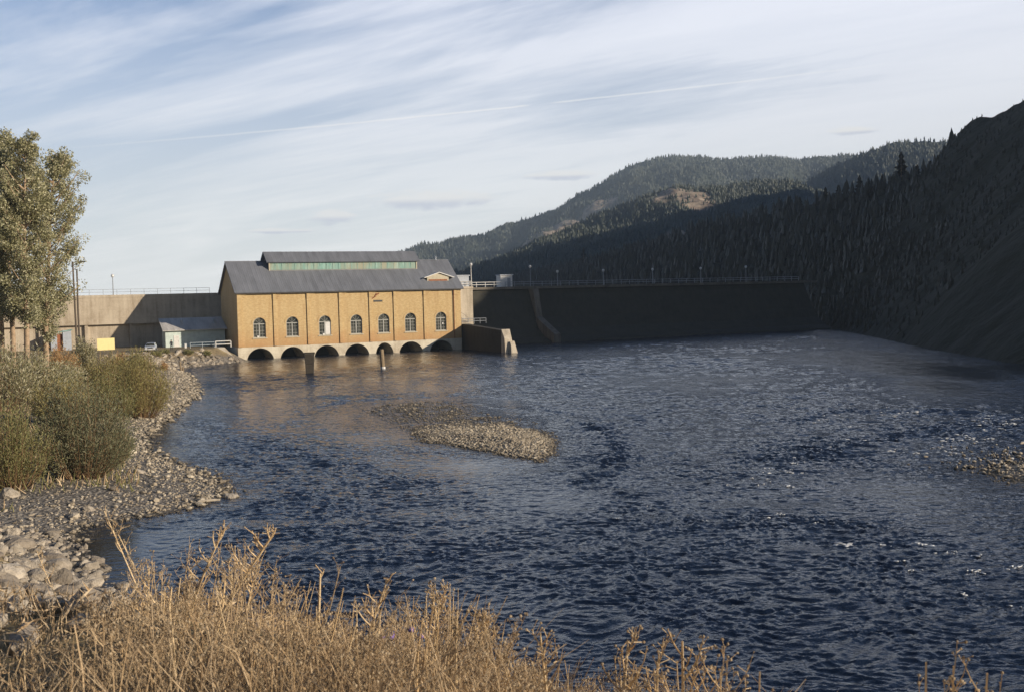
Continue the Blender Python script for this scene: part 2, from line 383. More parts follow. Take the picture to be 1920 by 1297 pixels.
def skylight():
    def f(t):
        co = obj_co(t); v = t('ShaderNodeMapping', {0: co, 'Scale': (1.0, 1, .15)}); n = t.noise(v, .45, 4, .6); n2 = t.noise(v, 2.6, 3)
        col = t.mix(t.ramp(n, [(.38, 0), (.62, 1)]), (.20, .40, .35), (.36, .36, .26))
        col = t.mix(t.math('MULTIPLY', t.ramp(n2, [(.5, 0), (.7, 1)]), .6), col, (.40, .62, .56))
        return pbsdf(t, col, .35)
    return mat('weathered_green_glazing', f)
M['skylight'] = skylight()
def roofm(name, c, seam=.8):
    def f(t):
        co = obj_co(t); x = t('ShaderNodeSeparateXYZ', {0: co}).outputs[0]
        n = t.noise(t('ShaderNodeMapping', {0: co, 'Scale': (1, .25, .25)}), .8, 6, .65); n2 = t.noise(co, 7, 3)
        fr = t.math('FRACT', t.math('MULTIPLY', x, 1/seam)); sm = t.ramp(fr, [(0, 1), (.10, 0), (.9, 0), (1, 1)])
        cell = t('ShaderNodeTexWhiteNoise', {'W': t.math('FLOOR', t.math('MULTIPLY', x, 1/seam))}, noise_dimensions='1D').outputs[0]
        col = t.mix(t.ramp(n, [(.3, 0), (.7, 1)]), tuple(q*.72 for q in c), tuple(q*1.2 for q in c))
        col = t.mix(t.math('MULTIPLY', cell, .22), col, tuple(q*1.5 for q in c))
        return pbsdf(t, col, .62, bump(t, t.math('ADD', sm, t.math('MULTIPLY', n2, .3)), .5, .05))
    return mat(name, f)
M['roof'] = roofm('grey_metal_roof', (.185, .195, .22))
M['shedroof'] = roofm('pale_sheet_roof', (.52, .50, .47), .6)
M['ground'] = groundmat(); M['water'] = watermat()
M['stone'] = rockmat('river_stone', [(.32, .265, .19), (.58, .49, .365), (.76, .67, .52), (.45, .375, .27), (.27, .225, .165)], 2.0, True)
M['boulder'] = rockmat('riprap_rock', [(.22, .185, .145), (.46, .395, .31), (.64, .56, .45), (.30, .25, .195), (.54, .47, .37)], .8)
M['cw'] = leafmat('cottonwood_leaf', [(.20, .20, .10), (.34, .33, .165), (.46, .435, .245), (.68, .64, .44), (.26, .25, .12)], .3, .45)
M['willow'] = leafmat('willow_leaf', [(.15, .15, .06), (.27, .265, .10), (.40, .375, .17), (.27, .235, .10)], .38)
M['willow3'] = leafmat('yellow_willow_leaf', [(.20, .17, .06), (.36, .31, .11), (.50, .44, .19), (.30, .25, .10)], .38)
M['willow4'] = leafmat('grey_willow_leaf', [(.12, .125, .065), (.22, .22, .12), (.35, .34, .20), (.19, .18, .10)], .38)
M['willow2'] = leafmat('light_willow_leaf', [(.22, .205, .09), (.38, .35, .18), (.72, .67, .48), (.27, .245, .11)], .38)
M['rustleaf'] = leafmat('autumn_leaf', [(.46, .26, .10), (.58, .36, .16), (.34, .25, .11)], .3)
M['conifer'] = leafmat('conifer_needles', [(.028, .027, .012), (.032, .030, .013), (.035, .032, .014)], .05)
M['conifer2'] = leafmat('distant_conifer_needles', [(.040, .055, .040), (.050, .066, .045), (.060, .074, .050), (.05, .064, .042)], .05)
M['straw'] = leafmat('dry_straw', [(.27, .18, .105), (.60, .43, .245), (.86, .67, .43), (.40, .295, .185), (.74, .53, .30)], .2, .6)
M['palestraw'] = leafmat('pale_straw', [(.66, .45, .23), (.90, .70, .43), (.80, .56, .29)], .15, .55)
M['seed'] = leafmat('seed_head', [(.25, .175, .11), (.46, .345, .21), (.66, .53, .36)], .2, .8)
M['purple'] = simple('purple_petal', (.22, .14, .45), .7, .1)
M['foam'] = simple('white_foam', (.72, .74, .76), .7, .1)
def hillmat(name, c1, c2, c3):
    def f(t):
        co = obj_co(t); n = t.noise(co, .012, 8, .65); n2 = t.noise(co, .09, 5, .6)
        col = t.mix(t.ramp(n, [(.4, 0), (.62, 1)]), c1, c2)
        rock = t.mix(t.ramp(n2, [(.38, 0), (.62, 1)]), (.20, .145, .105), c3)
        col = t.mix(t('ShaderNodeAttribute', attribute_name='bare').outputs['Fac'], col, rock)
        return pbsdf(t, col, .95, bump(t, n2, .8, 3.0))
    return mat(name, f)
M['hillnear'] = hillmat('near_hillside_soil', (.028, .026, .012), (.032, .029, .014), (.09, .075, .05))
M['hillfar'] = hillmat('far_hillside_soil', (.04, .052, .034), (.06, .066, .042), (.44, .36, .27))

# ------------------------------------------------------------------ the lie of the land
SHORE = [(-14.2, 36.9), (-17.5, 42.8), (-20.0, 47.8), (-20.7, 50.1), (-19.3, 51.8), (-17.2, 53.4), (-16.0, 56.1), (-15.5, 57.5), (-17, 61.9), (-18.8, 65.3),
         (-21.9, 69.6), (-25.4, 74.9), (-28.8, 82.5), (-30.4, 91.2), (-32.4, 102.1), (-34.6, 112), (-35.3, 118.9), (-39, 131), (-43.1, 143.6), (-49.1, 160.5),
         (-53.4, 167.7), (-55.1, 174.5), (-52.5, 177.5), (-48.0, 187.0), (-48.4, 194), (-58, 215), (-60, 330)]
TOE = [(-400, 60), (-60, 50), (-30, 48.5), (-20, 46), (-17, 41), (-14, 36), (-8, 29.5), (0, 25), (8, 22.5), (20, 20), (60, 16), (400, 5)]
def _pp(l): return [tuple(gz(a, b)[:2]) for a, b in l]
ISLE = _pp([(686, 767), (730, 786), (765, 803), (786, 827), (850, 836), (920, 849), (981, 861), (1015, 866), (1040, 850), (1047, 834), (1030, 812), (984, 789), (930, 782), (885, 772), (872, 757), (800, 754), (740, 757)])
BAR = _pp([(1828, 880), (1850, 890), (1890, 905), (1930, 911), (2050, 925), (2200, 900), (2100, 850), (1930, 860), (1880, 867), (1845, 874)])
_sy = [p[1] for p in SHORE]; _sx = [p[0] for p in SHORE]; _tx = [p[0] for p in TOE]; _ty = [p[1] for p in TOE]
def ground_z(x, y):
    x = np.asarray(x, float); y = np.asarray(y, float)
    sd = seg_dist(x, y, SHORE); inl = x < np.interp(y, _sy, _sx); s = np.where(inl, sd, -sd)
    gr = np.where(s < 0, s*.10, np.where(s < 6, s*.10, .6+.075*(s-6)))
    gr = np.minimum(gr, 3.2)+np.where(s > 4, .18*fbm(x*.16, y*.16, 3), 0)
    st = np.clip(s*.55, -2, 2.5); w = sst(150, 170, y)
    land = gr*(1-w)+st*w
    td = seg_dist(x, y, TOE); ins = y < np.interp(x, _tx, _ty); td = np.where(ins, td, -td)
    k = .46-.075*sst(-1.5, 3.5, x)+0*y
    bank = np.where(td < 0, td*.3, np.minimum(k*td+.14*fbm(x*.5, y*.5, 3)*sst(0, 2, td), 9.0+.05*fbm(x*.8, y*.8, 3)))
    z = np.maximum(land, bank)
    iz = poly_sd(x, y, ISLE); low = 1-.93*sst(76, 90, y)
    z = np.maximum(z, np.where(iz > -6, np.minimum(.13*iz, .42)*low+.065*fbm(x*.45, y*.32, 3)*sst(-1.5, 1, iz)-.025, -9))
    bz = poly_sd(x, y, BAR); z = np.maximum(z, np.where(bz > -6, np.minimum(.075*bz, .35)+.06*fbm(x*.6, y*.5, 3)*sst(-1.5, 1, bz)-.03, -9))
    return np.maximum(z, -1.6)
def gzf(x, y): return float(ground_z(np.array([x]), np.array([y]))[0])
def axis(lo, hi, st, far):
    a = np.arange(lo, hi, st); g = st*np.cumsum(1.28**np.arange(1, 40)); l = a[0]-g; r = a[-1]+g
    return np.concatenate([l[l > -far][::-1], a, r[r < far]])
gx = axis(-80, 46, .45, 4000); gy = axis(-4, 196, .45, 4000)
X, Y = np.meshgrid(gx, gy); Z = ground_z(X, Y); ny, nx = X.shape
i = np.arange(nx-1)[None]+np.arange(ny-1)[:, None]*nx
F = np.stack([i, i+1, i+1+nx, i+nx], -1).reshape(-1, 4)
g = mesh_np('ground', np.stack([X, Y, Z], -1).reshape(-1, 3), F, M['ground'], smooth=True)
tag(g, kind='structure', label='gravel shore and grassy soil banks along the river', cat='ground')

# water: one sheet with real waves, calm slicks below the gravel bars
th = np.radians(np.linspace(-40, 50, 900)); rr = np.concatenate([np.geomspace(16, 310, 1250), [400, 700]])
T, RR = np.meshgrid(th, rr); X = np.sin(T)*RR; Y = np.cos(T)*RR
wx = X+1.2*fbm(X*.22, Y*.22, 2); wy = Y+1.2*fbm(X*.22+9, Y*.22, 2)
cell = RR*.0025
def att(lam): return np.clip((lam/cell-2)/2.5, 0, 1)
def ridge(a): return 1-2*np.abs(a)
calm = fbm(X*.05, Y*.028+4, 3)
amp = .48+.75*sst(-.5, .5, calm)
def slick(cx, cy, rx, ry, k, rot=0.0):
    c, s = math.cos(rot), math.sin(rot); u = ((X-cx)*c+(Y-cy)*s)/rx; v = (-(X-cx)*s+(Y-cy)*c)/ry
    return 1-k*np.exp(-(u*u+v*v))
amp = amp*slick(-10.5, 80, 4.5, 8, .75, .1)*slick(-3.5, 66.5, 5, 3.5, .7, -.6)*slick(-27, 73, 4, 6, .85)*slick(21, 55, 7, 3.5, .5)*slick(-24, 176, 26, 17, .62)*slick(-17, 46, 3.5, 4, .6)
def arc(pl, w, k): return 1+k*np.exp(-(seg_dist(X, Y, _pp(pl))/w)**2)
amp = amp*arc([(580, 777), (640, 763), (710, 755), (800, 751), (890, 757), (960, 768), (1030, 778), (1110, 798), (1165, 830), (1150, 880), (1090, 905), (1180, 930)], 1.0, 1.5)*arc([(330, 785), (400, 800), (470, 825), (560, 850), (640, 870), (760, 905)], 1.6, .7)
amp = amp*arc([(1480, 860), (1600, 830), (1720, 812), (1850, 800), (1960, 800)], 3.0, 1.2)*arc([(1480, 790), (1580, 772), (1700, 768), (1850, 778)], 1.6, 1.1)*arc([(1500, 745), (1600, 722), (1720, 706), (1850, 716)], 2.2, .7)*arc([(1040, 700), (1200, 735), (1400, 760), (1600, 752)], 2.5, .5)*arc([(1150, 960), (1300, 985), (1500, 975), (1700, 1000)], 1.2, .6)*arc([(250, 990), (420, 960), (560, 930)], 1.0, .5)
amp = amp*(1-.68*sst(.20, .44, X/Y)*sst(75, 150, RR))
amp = 1.12*amp*(1+.45*sst(52, 62, RR)*(1-sst(88, 105, RR)))*(1+.45*sst(105, 160, Y)*sst(-28, 15, X))*(1+.15*(1-sst(34, 52, RR)))
H = amp*(.042*att(1.1)*ridge(pn(wx*.95, wy*1.5))+.034*att(.6)*ridge(pn(wx*2.0+5, wy*2.9))+.018*att(.3)*ridge(pn(wx*4.1, wy*5.3))+.085*sst(60, 140, RR)*ridge(pn(wx*.30, wy*.46))+.03*pn(X*.14, Y*.2))
shore_soft = sst(0, 2.0, -ground_z(X, Y)*6)
H = H*(.25+.75*shore_soft)
ny, nx = X.shape; i = np.arange(nx-1)[None]+np.arange(ny-1)[:, None]*nx
F = np.stack([i, i+1, i+1+nx, i+nx], -1).reshape(-1, 4)[:, ::-1]
water = mesh_np('river_water', np.stack([X, Y, H], -1).reshape(-1, 3), F, M['water'], smooth=True)
ch = water.data.attributes.new('chop', 'FLOAT', 'POINT')
ch.data.foreach_set('value', np.clip(amp*(.34+.46*sst(35, 85, RR)), 0, 1).ravel().astype(np.float32))
tag(water, kind='structure', label='dark blue rippled river below the dam', cat='river')

def wave_z(x, y):
    i = int(np.clip(np.searchsorted(rr, math.hypot(x, y)), 0, len(rr)-1)); j = int(np.clip(np.searchsorted(th, math.atan2(x, y)), 0, len(th)-1)); return float(H[i, j])
# ------------------------------------------------------------------ hills
class Hill:
    def __init__(s, name, crest, foot, back, m, amp, label, pw=1.0, nu=260, nv=70, freq=.02, drop=0.0):
        crest = np.array(crest, float)-np.array([0, 0, drop]); foot = np.array(foot, float)
        def res(a):
            d = np.r_[0, np.cumsum(np.hypot(*(np.diff(a[:, :2], axis=0).T)))]; d /= d[-1]
            q = np.linspace(0, 1, nu); k = [np.interp(q, d, a[:, j]) for j in range(3)]
            w = np.ones(5 if nu < 400 else 3)/(5 if nu < 400 else 3)
            return np.stack([k[0], k[1], np.convolve(np.pad(k[2], len(w)//2, mode='edge'), w, 'valid')], -1)
        s.c, s.ft = res(crest), res(foot); v = np.linspace(0, 1, nv); s.nu, s.nv = nu, nv
        G = np.zeros((nv, nu, 3))
        for j, q in enumerate(v):
            p = s.ft*(1-q)+s.c*q; p[:, 2] = s.ft[:, 2]+(s.c[:, 2]-s.ft[:, 2])*(q**pw)
            G[j] = p
        s.amp = amp; env = np.sin(np.pi*np.clip(v, 0, 1)*.96+.04)[:, None]
        G[:, :, 2] += amp*env*fbm(G[:, :, 0]*freq, G[:, :, 1]*freq, 5)
        G[:, :, 2] += amp*.12*fbm(G[:, :, 0]*freq*6, G[:, :, 1]*freq*6, 3)*(v[:, None] > .02)
        B = np.zeros((12, nu, 3)); bk = np.array(back, float)
        for j in range(12):
            q = (j+1)/12; B[j] = G[-1]; B[j, :, 0] += bk[0]*q; B[j, :, 1] += bk[1]*q; B[j, :, 2] = G[-1, :, 2]*(1-q)-3*q
        s.G = G; A = np.concatenate([G, B]); n = nu
        i = np.arange(n-1)[None]+np.arange(len(A)-1)[:, None]*n
        F = np.stack([i, i+1, i+1+n, i+n], -1).reshape(-1, 4)
        s.o = tag(mesh_np(name, A.reshape(-1, 3), F, m, smooth=True), kind='structure', label=label, cat='hillside'); s.A = A.reshape(-1, 3)
    def sample(s, n, u0=0, u1=1, v0=.02, v1=1.0):
        u = rng.uniform(u0, u1, n)*(s.nu-1.001); v = rng.uniform(v0, v1, n)*(s.nv-1.001); a, b = u.astype(int), v.astype(int); fu, fv = (u-a)[:, None], (v-b)[:, None]
        G = s.G; return (G[b, a]*(1-fu)+G[b, a+1]*fu)*(1-fv)+(G[b+1, a]*(1-fu)+G[b+1, a+1]*fu)*fv
def sky_pts(l): return [tuple(at(px, py, Yd)) for px, py, Yd in l]
near = Hill('near_hillside', sky_pts([(960, 524, 900), (1000, 519, 820), (1100, 497, 700), (1200, 466, 620), (1300, 437, 560), (1400, 413, 500), (1500, 388, 455), (1600, 363, 420), (1700, 335, 390), (1760, 318, 372),
        (1782, 296, 356), (1792, 268, 346), (1800, 245, 340), (1816, 231, 333), (1836, 222, 326), (1862, 221, 318), (1880, 212, 312), (1920, 188, 300)])+[(150, 262, 67), (150, 230, 69), (150, 205, 66), (150, 190, 63.5), (150, 177, 63), (150, 164, 53), (151, 152, 44.5), (153, 138, 36), (156, 120, 31), (160, 90, 20), (166, 50, 8), (170, 10, 1)],
        [(-40, 760, -1), (0, 560, -1), (40, 420, -1), (70, 330, -1), (78, 285, -1), (80, 262, -1), (76, 235, -1), (72, 205, -1), (67, 170, -1), (64, 140, -1), (68, 110, -1), (80, 80, -1), (100, 45, -1), (130, 8, -1)],
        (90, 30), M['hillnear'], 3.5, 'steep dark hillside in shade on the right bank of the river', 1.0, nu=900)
spur = Hill('forested_spur', sky_pts([(700, 540, 1250), (820, 520, 1300), (880, 503, 1330), (960, 470, 1350), (1040, 438, 1380), (1130, 396, 1400), (1200, 368, 1400), (1262, 345, 1400), (1310, 352, 1420), (1360, 343, 1480), (1420, 337, 1520), (1480, 336, 1560), (1530, 352, 1560), (1600, 380, 1560), (1750, 400, 1560), (1950, 430, 1560)]),
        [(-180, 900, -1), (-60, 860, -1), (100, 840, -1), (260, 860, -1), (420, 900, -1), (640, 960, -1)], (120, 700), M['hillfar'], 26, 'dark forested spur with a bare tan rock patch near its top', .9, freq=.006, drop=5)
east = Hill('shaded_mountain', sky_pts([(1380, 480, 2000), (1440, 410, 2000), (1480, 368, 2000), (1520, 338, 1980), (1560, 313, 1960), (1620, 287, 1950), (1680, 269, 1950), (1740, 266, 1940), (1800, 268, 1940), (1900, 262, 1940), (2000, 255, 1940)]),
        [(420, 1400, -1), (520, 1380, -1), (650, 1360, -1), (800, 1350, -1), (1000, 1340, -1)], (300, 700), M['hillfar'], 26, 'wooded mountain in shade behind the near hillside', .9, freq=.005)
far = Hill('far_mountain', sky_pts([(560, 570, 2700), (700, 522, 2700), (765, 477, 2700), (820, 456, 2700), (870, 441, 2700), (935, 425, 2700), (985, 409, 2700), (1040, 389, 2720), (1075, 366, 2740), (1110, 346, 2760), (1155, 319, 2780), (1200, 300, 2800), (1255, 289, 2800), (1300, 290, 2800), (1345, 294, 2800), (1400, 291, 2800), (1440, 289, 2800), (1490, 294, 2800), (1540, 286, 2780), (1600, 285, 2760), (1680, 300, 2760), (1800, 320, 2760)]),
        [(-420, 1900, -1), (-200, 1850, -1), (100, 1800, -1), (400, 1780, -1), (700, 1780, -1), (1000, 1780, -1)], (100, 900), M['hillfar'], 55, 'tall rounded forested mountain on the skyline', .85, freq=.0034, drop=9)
flank = Hill('added_shade_mountain', [(520, 100, 60), (535, 150, 222), (560, 230, 235), (600, 363, 255), (630, 560, 275), (650, 700, 285), (700, 900, 262), (720, 1100, 262), (740, 1350, 255), (800, 1500, 180)], [(300, 60, 5), (260, 150, 5), (260, 300, 5), (280, 430, 5), (330, 600, 5), (400, 760, 5), (490, 960, 5), (620, 1200, 5), (700, 1400, 5)], (500, 100), M['hillfar'], 12, 'unseen mountain added on the right to shade the spur and ridge', 1.0, freq=.006)  # unseen, added to cast shade on the spur and the near ridge
Hill('added_skyblock_hill', [(-230, 170, 25), (-260, 90, 95), (-250, 0, 125), (-220, -100, 130), (-170, -220, 120), (-100, -330, 90)], [(-130, 150, 3), (-130, 80, 3), (-120, 0, 3), (-100, -70, 6), (-70, -140, 8), (-30, -200, 8)], (-200, -80), M['hillnear'], 6, 'unseen hill added behind and left of the viewpoint to block low sky', 1.0)  # unseen, added to cut the sky light on the shaded gable
# forest on the hills: far-off woods read as one mass on each hill
def cone_tree():
    v = []; f = []
    for (z0, z1, r, n, a) in ((.08, .62, .24, 6, 0), (.42, 1.0, .155, 6, .5)):
        b = len(v); v += [(r*math.cos(2*math.pi*k/n+a)*(1 if k % 2 else .78), r*math.sin(2*math.pi*k/n+a)*(1 if k % 2 else .78), z0+(.05 if k % 2 else 0)) for k in range(n)]+[(0, 0, z1)]
        f += [(b+k, b+(k+1) % n, b+n) for k in range(n)]
    return np.array(v), np.array(f)
CTV, CTF = cone_tree()
def px_of(p):
    d = p-np.array([0, 0, CZ]); cp, sp = math.cos(PITCH), math.sin(PITCH); f = d[:, 1]*cp-d[:, 2]*sp; y = d[:, 1]*sp+d[:, 2]*cp; x = d[:, 0]
    x, y = x/f, y/f; c, s = math.cos(ROLL), math.sin(ROLL); X_, Y_ = c*x-s*y, s*x+c*y; return 960+X_*FPX, 648.5-Y_*FPX
def forest(name, hill, n, h0, h1, m, label, bare=(), keep=None, u=(0, 1), v=(.02, 1.0), near=False):
    p = hill.sample(n, *u, *v); ok = np.ones(len(p), bool)
    def open_(q):           # bare rock patches on the slope: centre and radius, ragged
        k = np.full(len(q), 9.0)
        for (c, r) in bare: k = np.minimum(k, np.linalg.norm(q-np.array(c), axis=1)/r+.55*fbm(q[:, 0]*.02, q[:, 1]*.02, 4))
        return k
    if bare:
        ok &= (open_(p) > 1) | (rng.uniform(size=n) < .10); a = hill.o.data.attributes.new('bare', 'FLOAT', 'POINT'); a.data.foreach_set('value', sst(1.1, .9, open_(hill.A)).astype(np.float32))
    ok &= rng.uniform(size=len(p)) < .78+.5*fbm(p[:, 0]*.008, p[:, 1]*.008, 4)
    if keep is not None: ok &= keep(p)
    p = p[ok]; h = rng.uniform(h0, h1, len(p))*rng.uniform(.75, 1.15, len(p)); w = h*rng.uniform(.8, 1.35, len(p))
    if near: k = np.clip((p[:, 1]-140)/260, .3, 1)*np.clip(1.15-p[:, 2]/70*(p[:, 1] < 340), .3, 1); h, w = h*k, w*k
    V, F = scatter(CTV, CTF, p-np.array([0, 0, .3]), np.stack([w, w, h], -1), rotz(rng.uniform(0, 6.28, len(p))))
    tag(mesh_np(name, V, F, m), label, 'forest', kind='stuff')
def on_hill(hill, px, py):   # slope point nearest to a sight line, for the bare patches
    G = hill.G.reshape(-1, 3); x, y = px_of(G); return G[np.argmin((x-px)**2+(y-py)**2)]
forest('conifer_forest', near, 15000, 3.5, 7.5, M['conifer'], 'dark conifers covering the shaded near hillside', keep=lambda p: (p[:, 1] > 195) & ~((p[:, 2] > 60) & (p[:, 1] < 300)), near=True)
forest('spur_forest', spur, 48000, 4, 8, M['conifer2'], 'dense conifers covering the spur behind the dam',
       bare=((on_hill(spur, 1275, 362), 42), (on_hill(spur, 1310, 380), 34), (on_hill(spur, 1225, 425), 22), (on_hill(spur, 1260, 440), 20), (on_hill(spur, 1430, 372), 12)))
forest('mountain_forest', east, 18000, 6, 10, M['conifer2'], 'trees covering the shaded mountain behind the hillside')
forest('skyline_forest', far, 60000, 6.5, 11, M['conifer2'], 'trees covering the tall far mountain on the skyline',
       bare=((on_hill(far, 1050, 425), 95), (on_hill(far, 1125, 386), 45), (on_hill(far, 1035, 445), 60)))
# ------------------------------------------------------------------ brick powerhouse (local axes: x along the front, y inwards, z up from the water)
def house(name, label, cat, u=0, y=0, z=0): return thing(name, label, cat, loc2w(u, y, z), PHI)
ph = house('brick_powerhouse', 'buff brick powerhouse with grey gable roof and seven arched windows above the water', 'building')
L, DW, ZB, ZE, ZR = 44.2, 14.0, 2.3, 12.4, 17.8
slope = (ZR-ZE)/(DW/2)
def arch_loop(cx, w, z0, zs, n=14, ry=None):
    r = w/2; ry = ry or r; return [(cx-r, z0)]+[(cx-r*math.cos(math.pi*i/n), zs+ry*math.sin(math.pi*i/n)) for i in range(n+1)]+[(cx+r, z0)]
WU = [3.95, 10.05, 16.25, 22.4, 27.9, 33.4, 39.85]; WW, WZ0, WZS = 2.3, 3.95, 6.45
b = MB()
b.panel([(0, ZB), (L, ZB), (L, ZE), (0, ZE)], [arch_loop(c, WW, WZ0, WZS) for c in WU], 0, .5)
for x0, x1 in ((0, .5), (L-.5, L)):
    b.add([(x, y, z) for x in (x0, x1) for y, z in ((.51, ZB), (DW, ZB), (DW, ZE), (DW/2, ZR-.05), (.51, ZE+.3))], [(0, 1, 2, 3, 4), (9, 8, 7, 6, 5)]+[(i, (i+1) % 5, (i+1) % 5+5, i+5) for i in range(5)])
b.box(.5, L-.5, DW-.5, DW, ZB, ZE); b.box(.5, L-.5, 5.2, 5.5, ZB, ZE)
b.build('wall', M['brick'], ph)
PU = [.0, 6.55, 12.85, 19.05, 25.0, 29.95, 36.2, 42.7]
for k, c in enumerate(PU):
    b = MB(); w = .55 if k else .75; b.box(c, c+w, -.20, -.003, ZB+.05, ZE-.02)
    for i in range(3): b.box(c+w+.002, c+w+.95-i*.28, -.19, -.004, ZE-.72-i*.36+.003, ZE-.38-i*.36)
    b.box(c-.002, c+w+.002, -.26, -.201, ZE-1.5, ZE-.3)
    b.build('pilaster', M['brick'], ph)
b = MB(); b.box(.8, L-.02, -.12, -.005, ZE-.30, ZE-.03); b.build('cornice', M['brickred'], ph)
b = MB()
AW = [5.0, 4.75, 4.85, 4.95, 3.65, 5.0, 5.0]; AU = [3.97, 9.98, 16.45, 22.4, 27.95, 33.4, 39.8]
holes = [arch_loop(c, w, -1.4, -.45, 18, 2.5) for c, w in zip(AU, AW)]
b.panel([(-.05, -1.6), (L+.05, -1.6), (L+.05, ZB-.003), (-.05, ZB-.003)], holes, .06, 6.5)
b.build('foundation', M['concbase'], ph)
b = MB(); b.box(.1, L-.1, 6.503, 6.8, -1.6, ZB-.01); b.build('tunnel_back', M['spill'], ph)
b = MB(); b.box(.003, L-.003, 6.81, DW-.01, -1.6, ZB-.005); b.build('rear_footing', M['concbase'], ph)
ed = [-.05]+[e for c, w in zip(AU, AW) for e in (c-w/2, c+w/2)]+[L+.05]
for i in range(0, len(ed), 2):
    b = MB(); b.box(ed[i]+.02, ed[i+1]-.02, -.5, .055, -1.5, .02); b.build('pier_footing', M['conc'], ph)
for k, c in enumerate(WU):        # each window: frame > pane, sill, arch
    b = MB(); r = WW/2
    def bar(x0, x1, z0, z1, y0=.20, y1=.30): b.box(c+x0, c+x1, y0, y1, z0, z1)
    lo = arch_loop(c, WW-.006, WZ0+.004, WZS); li = arch_loop(c, WW-.24, WZ0+.12, WZS)
    b.panel(lo, [li], .16, .34)
    bar(-.09, .09, WZ0+.12, WZS-.05); bar(-r+.1, r-.1, WZS-.10, WZS+.06, .17, .29)
    for x in (-.52, .52): bar(x-.02, x+.02, WZ0+.12, WZS-.1, .22, .27)
    for i in range(1, 4): z = WZ0+i*(WZS-WZ0)/4; bar(-r+.1, -.09, z-.02, z+.02, .23, .28); bar(.09, r-.1, z-.02, z+.02, .23, .28)
    for a in (45, 90, 135):
        q = (c+math.cos(R(a))*(r-.12), WZS+math.sin(R(a))*(r-.12)); b.tube([(c, .25, WZS+.05), (q[0], .25, q[1])], .03, 4)
    fr = b.build('window', M['frame'], ph)
    b = MB(); lp = arch_loop(c, WW-.2, WZ0+.1, WZS); b.panel(lp, [], .285, .30); b.build('pane', M['glass'], fr)
    b = MB(); b.box(c-r-.2, c+r+.2, -.14, .15, WZ0-.18, WZ0-.002); b.build('sill', M['tan'], fr)
    b = MB(); n = 14; o = [(c-(r+.34)*math.cos(math.pi*i/n), WZS+(r+.34)*math.sin(math.pi*i/n)) for i in range(n+1)]; q = [(c-(r+.01)*math.cos(math.pi*i/n), WZS+(r+.01)*math.sin(math.pi*i/n)) for i in range(n+1)]
    b.panel(o+q[::-1], [], -.05, -.004); b.build('brick_arch', M['brick'], fr)
    if k == 2: b = MB(); b.box(c+.10, c+r-.11, .15, .19, WZ0+.14, WZS-.12); tag(b.build('white_board', M['white'], fr), 'white board filling the right half of the window')
    if k in (0, 2, 6):
        b = MB(); b.box(c+(-.45 if k < 6 else .25), c+(-.15 if k < 6 else .5), .02, .14, WZ0+(.0 if k < 6 else 1.2)+.003, WZ0+(.35 if k < 6 else 1.55)); b.build('glint_patch', M['white'], fr)  # small white box painting a bright glint in the window
def roofslab(b, x0, x1, y0, z0, y1, z1, th=.22):
    n = Vector((0, -(z1-z0), (y1-y0))).normalized()*th
    if n.z < 0: n = -n
    p = [(x0, y0, z0), (x1, y0, z0), (x1, y1, z1), (x0, y1, z1)]; return b.hexa(p+[(x, y+n.y, z+n.z) for x, y, z in p])
b = MB(); e = .55
roofslab(b, -.45, L+.45, -e, ZE-e*slope+.02, DW/2, ZR+.02); roofslab(b, -.45, L+.45, DW+e, ZE-e*slope+.02, DW/2+.002, ZR+.018)
b.tube([(-.47, DW/2, ZR+.24), (L+.47, DW/2, ZR+.24)], .14, 6)
rf = b.build('roof', M['roof'], ph)
b = MB(); b.box(-.4, L+.4, -e-.16, -e-.02, ZE-e*slope-.02, ZE-e*slope+.13); b.build('gutter', M['dark'], rf)
b = MB(); b.tube([(41.9, DW/2-.1, ZR+.2), (41.9, DW/2-.1, ZR+.75)], .16, 8); b.ball((41.9, DW/2-.1, ZR+.8), .26, 8, 5, .6); b.build('ridge_vent', M['steelpanel'], rf)
# raised glazed clerestory along the ridge
HM = 2.3; ym = DW/2-HM; zm = ZE+ym*slope; zt = zm+1.85; mr = zt+HM*.80; U0, U1 = 7.2, 36.9
cl = bpy.data.objects.new('clerestory', None); COL.objects.link(cl); cl.parent = ph
b = MB()
for x0, x1 in ((U0, U0+.2), (U1-.2, U1)):
    pr = [(ym, zm-.3), (DW-ym, zm-.3), (DW-ym, zt), (DW/2, mr-.02), (ym, zt)]
    b.add([(x, y, z) for x in (x0, x1) for y, z in pr], [(0, 1, 2, 3, 4), (9, 8, 7, 6, 5)]+[(i, (i+1) % 5, (i+1) % 5+5, i+5) for i in range(5)])
b.box(U0+.2, U1-.2, DW-ym-.2, DW-ym-.002, zm-.3, zt); b.build('end_wall', M['dark'], cl)
b = MB(); b.box(U0+.21, U1-.21, ym+.04, ym+.10, zm+.02, zt); b.build('glazing', M['skylight'], cl)
b = MB(); b.box(U0-.02, U1+.02, ym-.12, ym+.03, zm-.05, zm+.24); b.box(U0-.02, U0+.18, ym-.1, ym+.035, zm+.241, zt); b.box(U1-.18, U1+.02, ym-.1, ym+.035, zm+.241, zt); b.build('clerestory_frame', M['tan'], cl)
b = MB(); b.box(-.03, .03, -.02, .037, .242, zt-zm-.01); mul = b.build('mullion', M['copper'], cl)
for i in range(1, 24):
    o = mul if i == 1 else link('mullion', mul.data, cl); o.location = (U0+(U1-U0)*i/24, ym, zm)
b = MB(); roofslab(b, U0-.5, U1+.5, ym-.4, zt-.4*.8+.16, DW/2, mr+.02, .18); roofslab(b, U0-.5, U1+.5, DW-ym+.4, zt-.4*.8+.16, DW/2+.002, mr+.017, .18); b.build('clerestory_roof', M['roof'], cl)
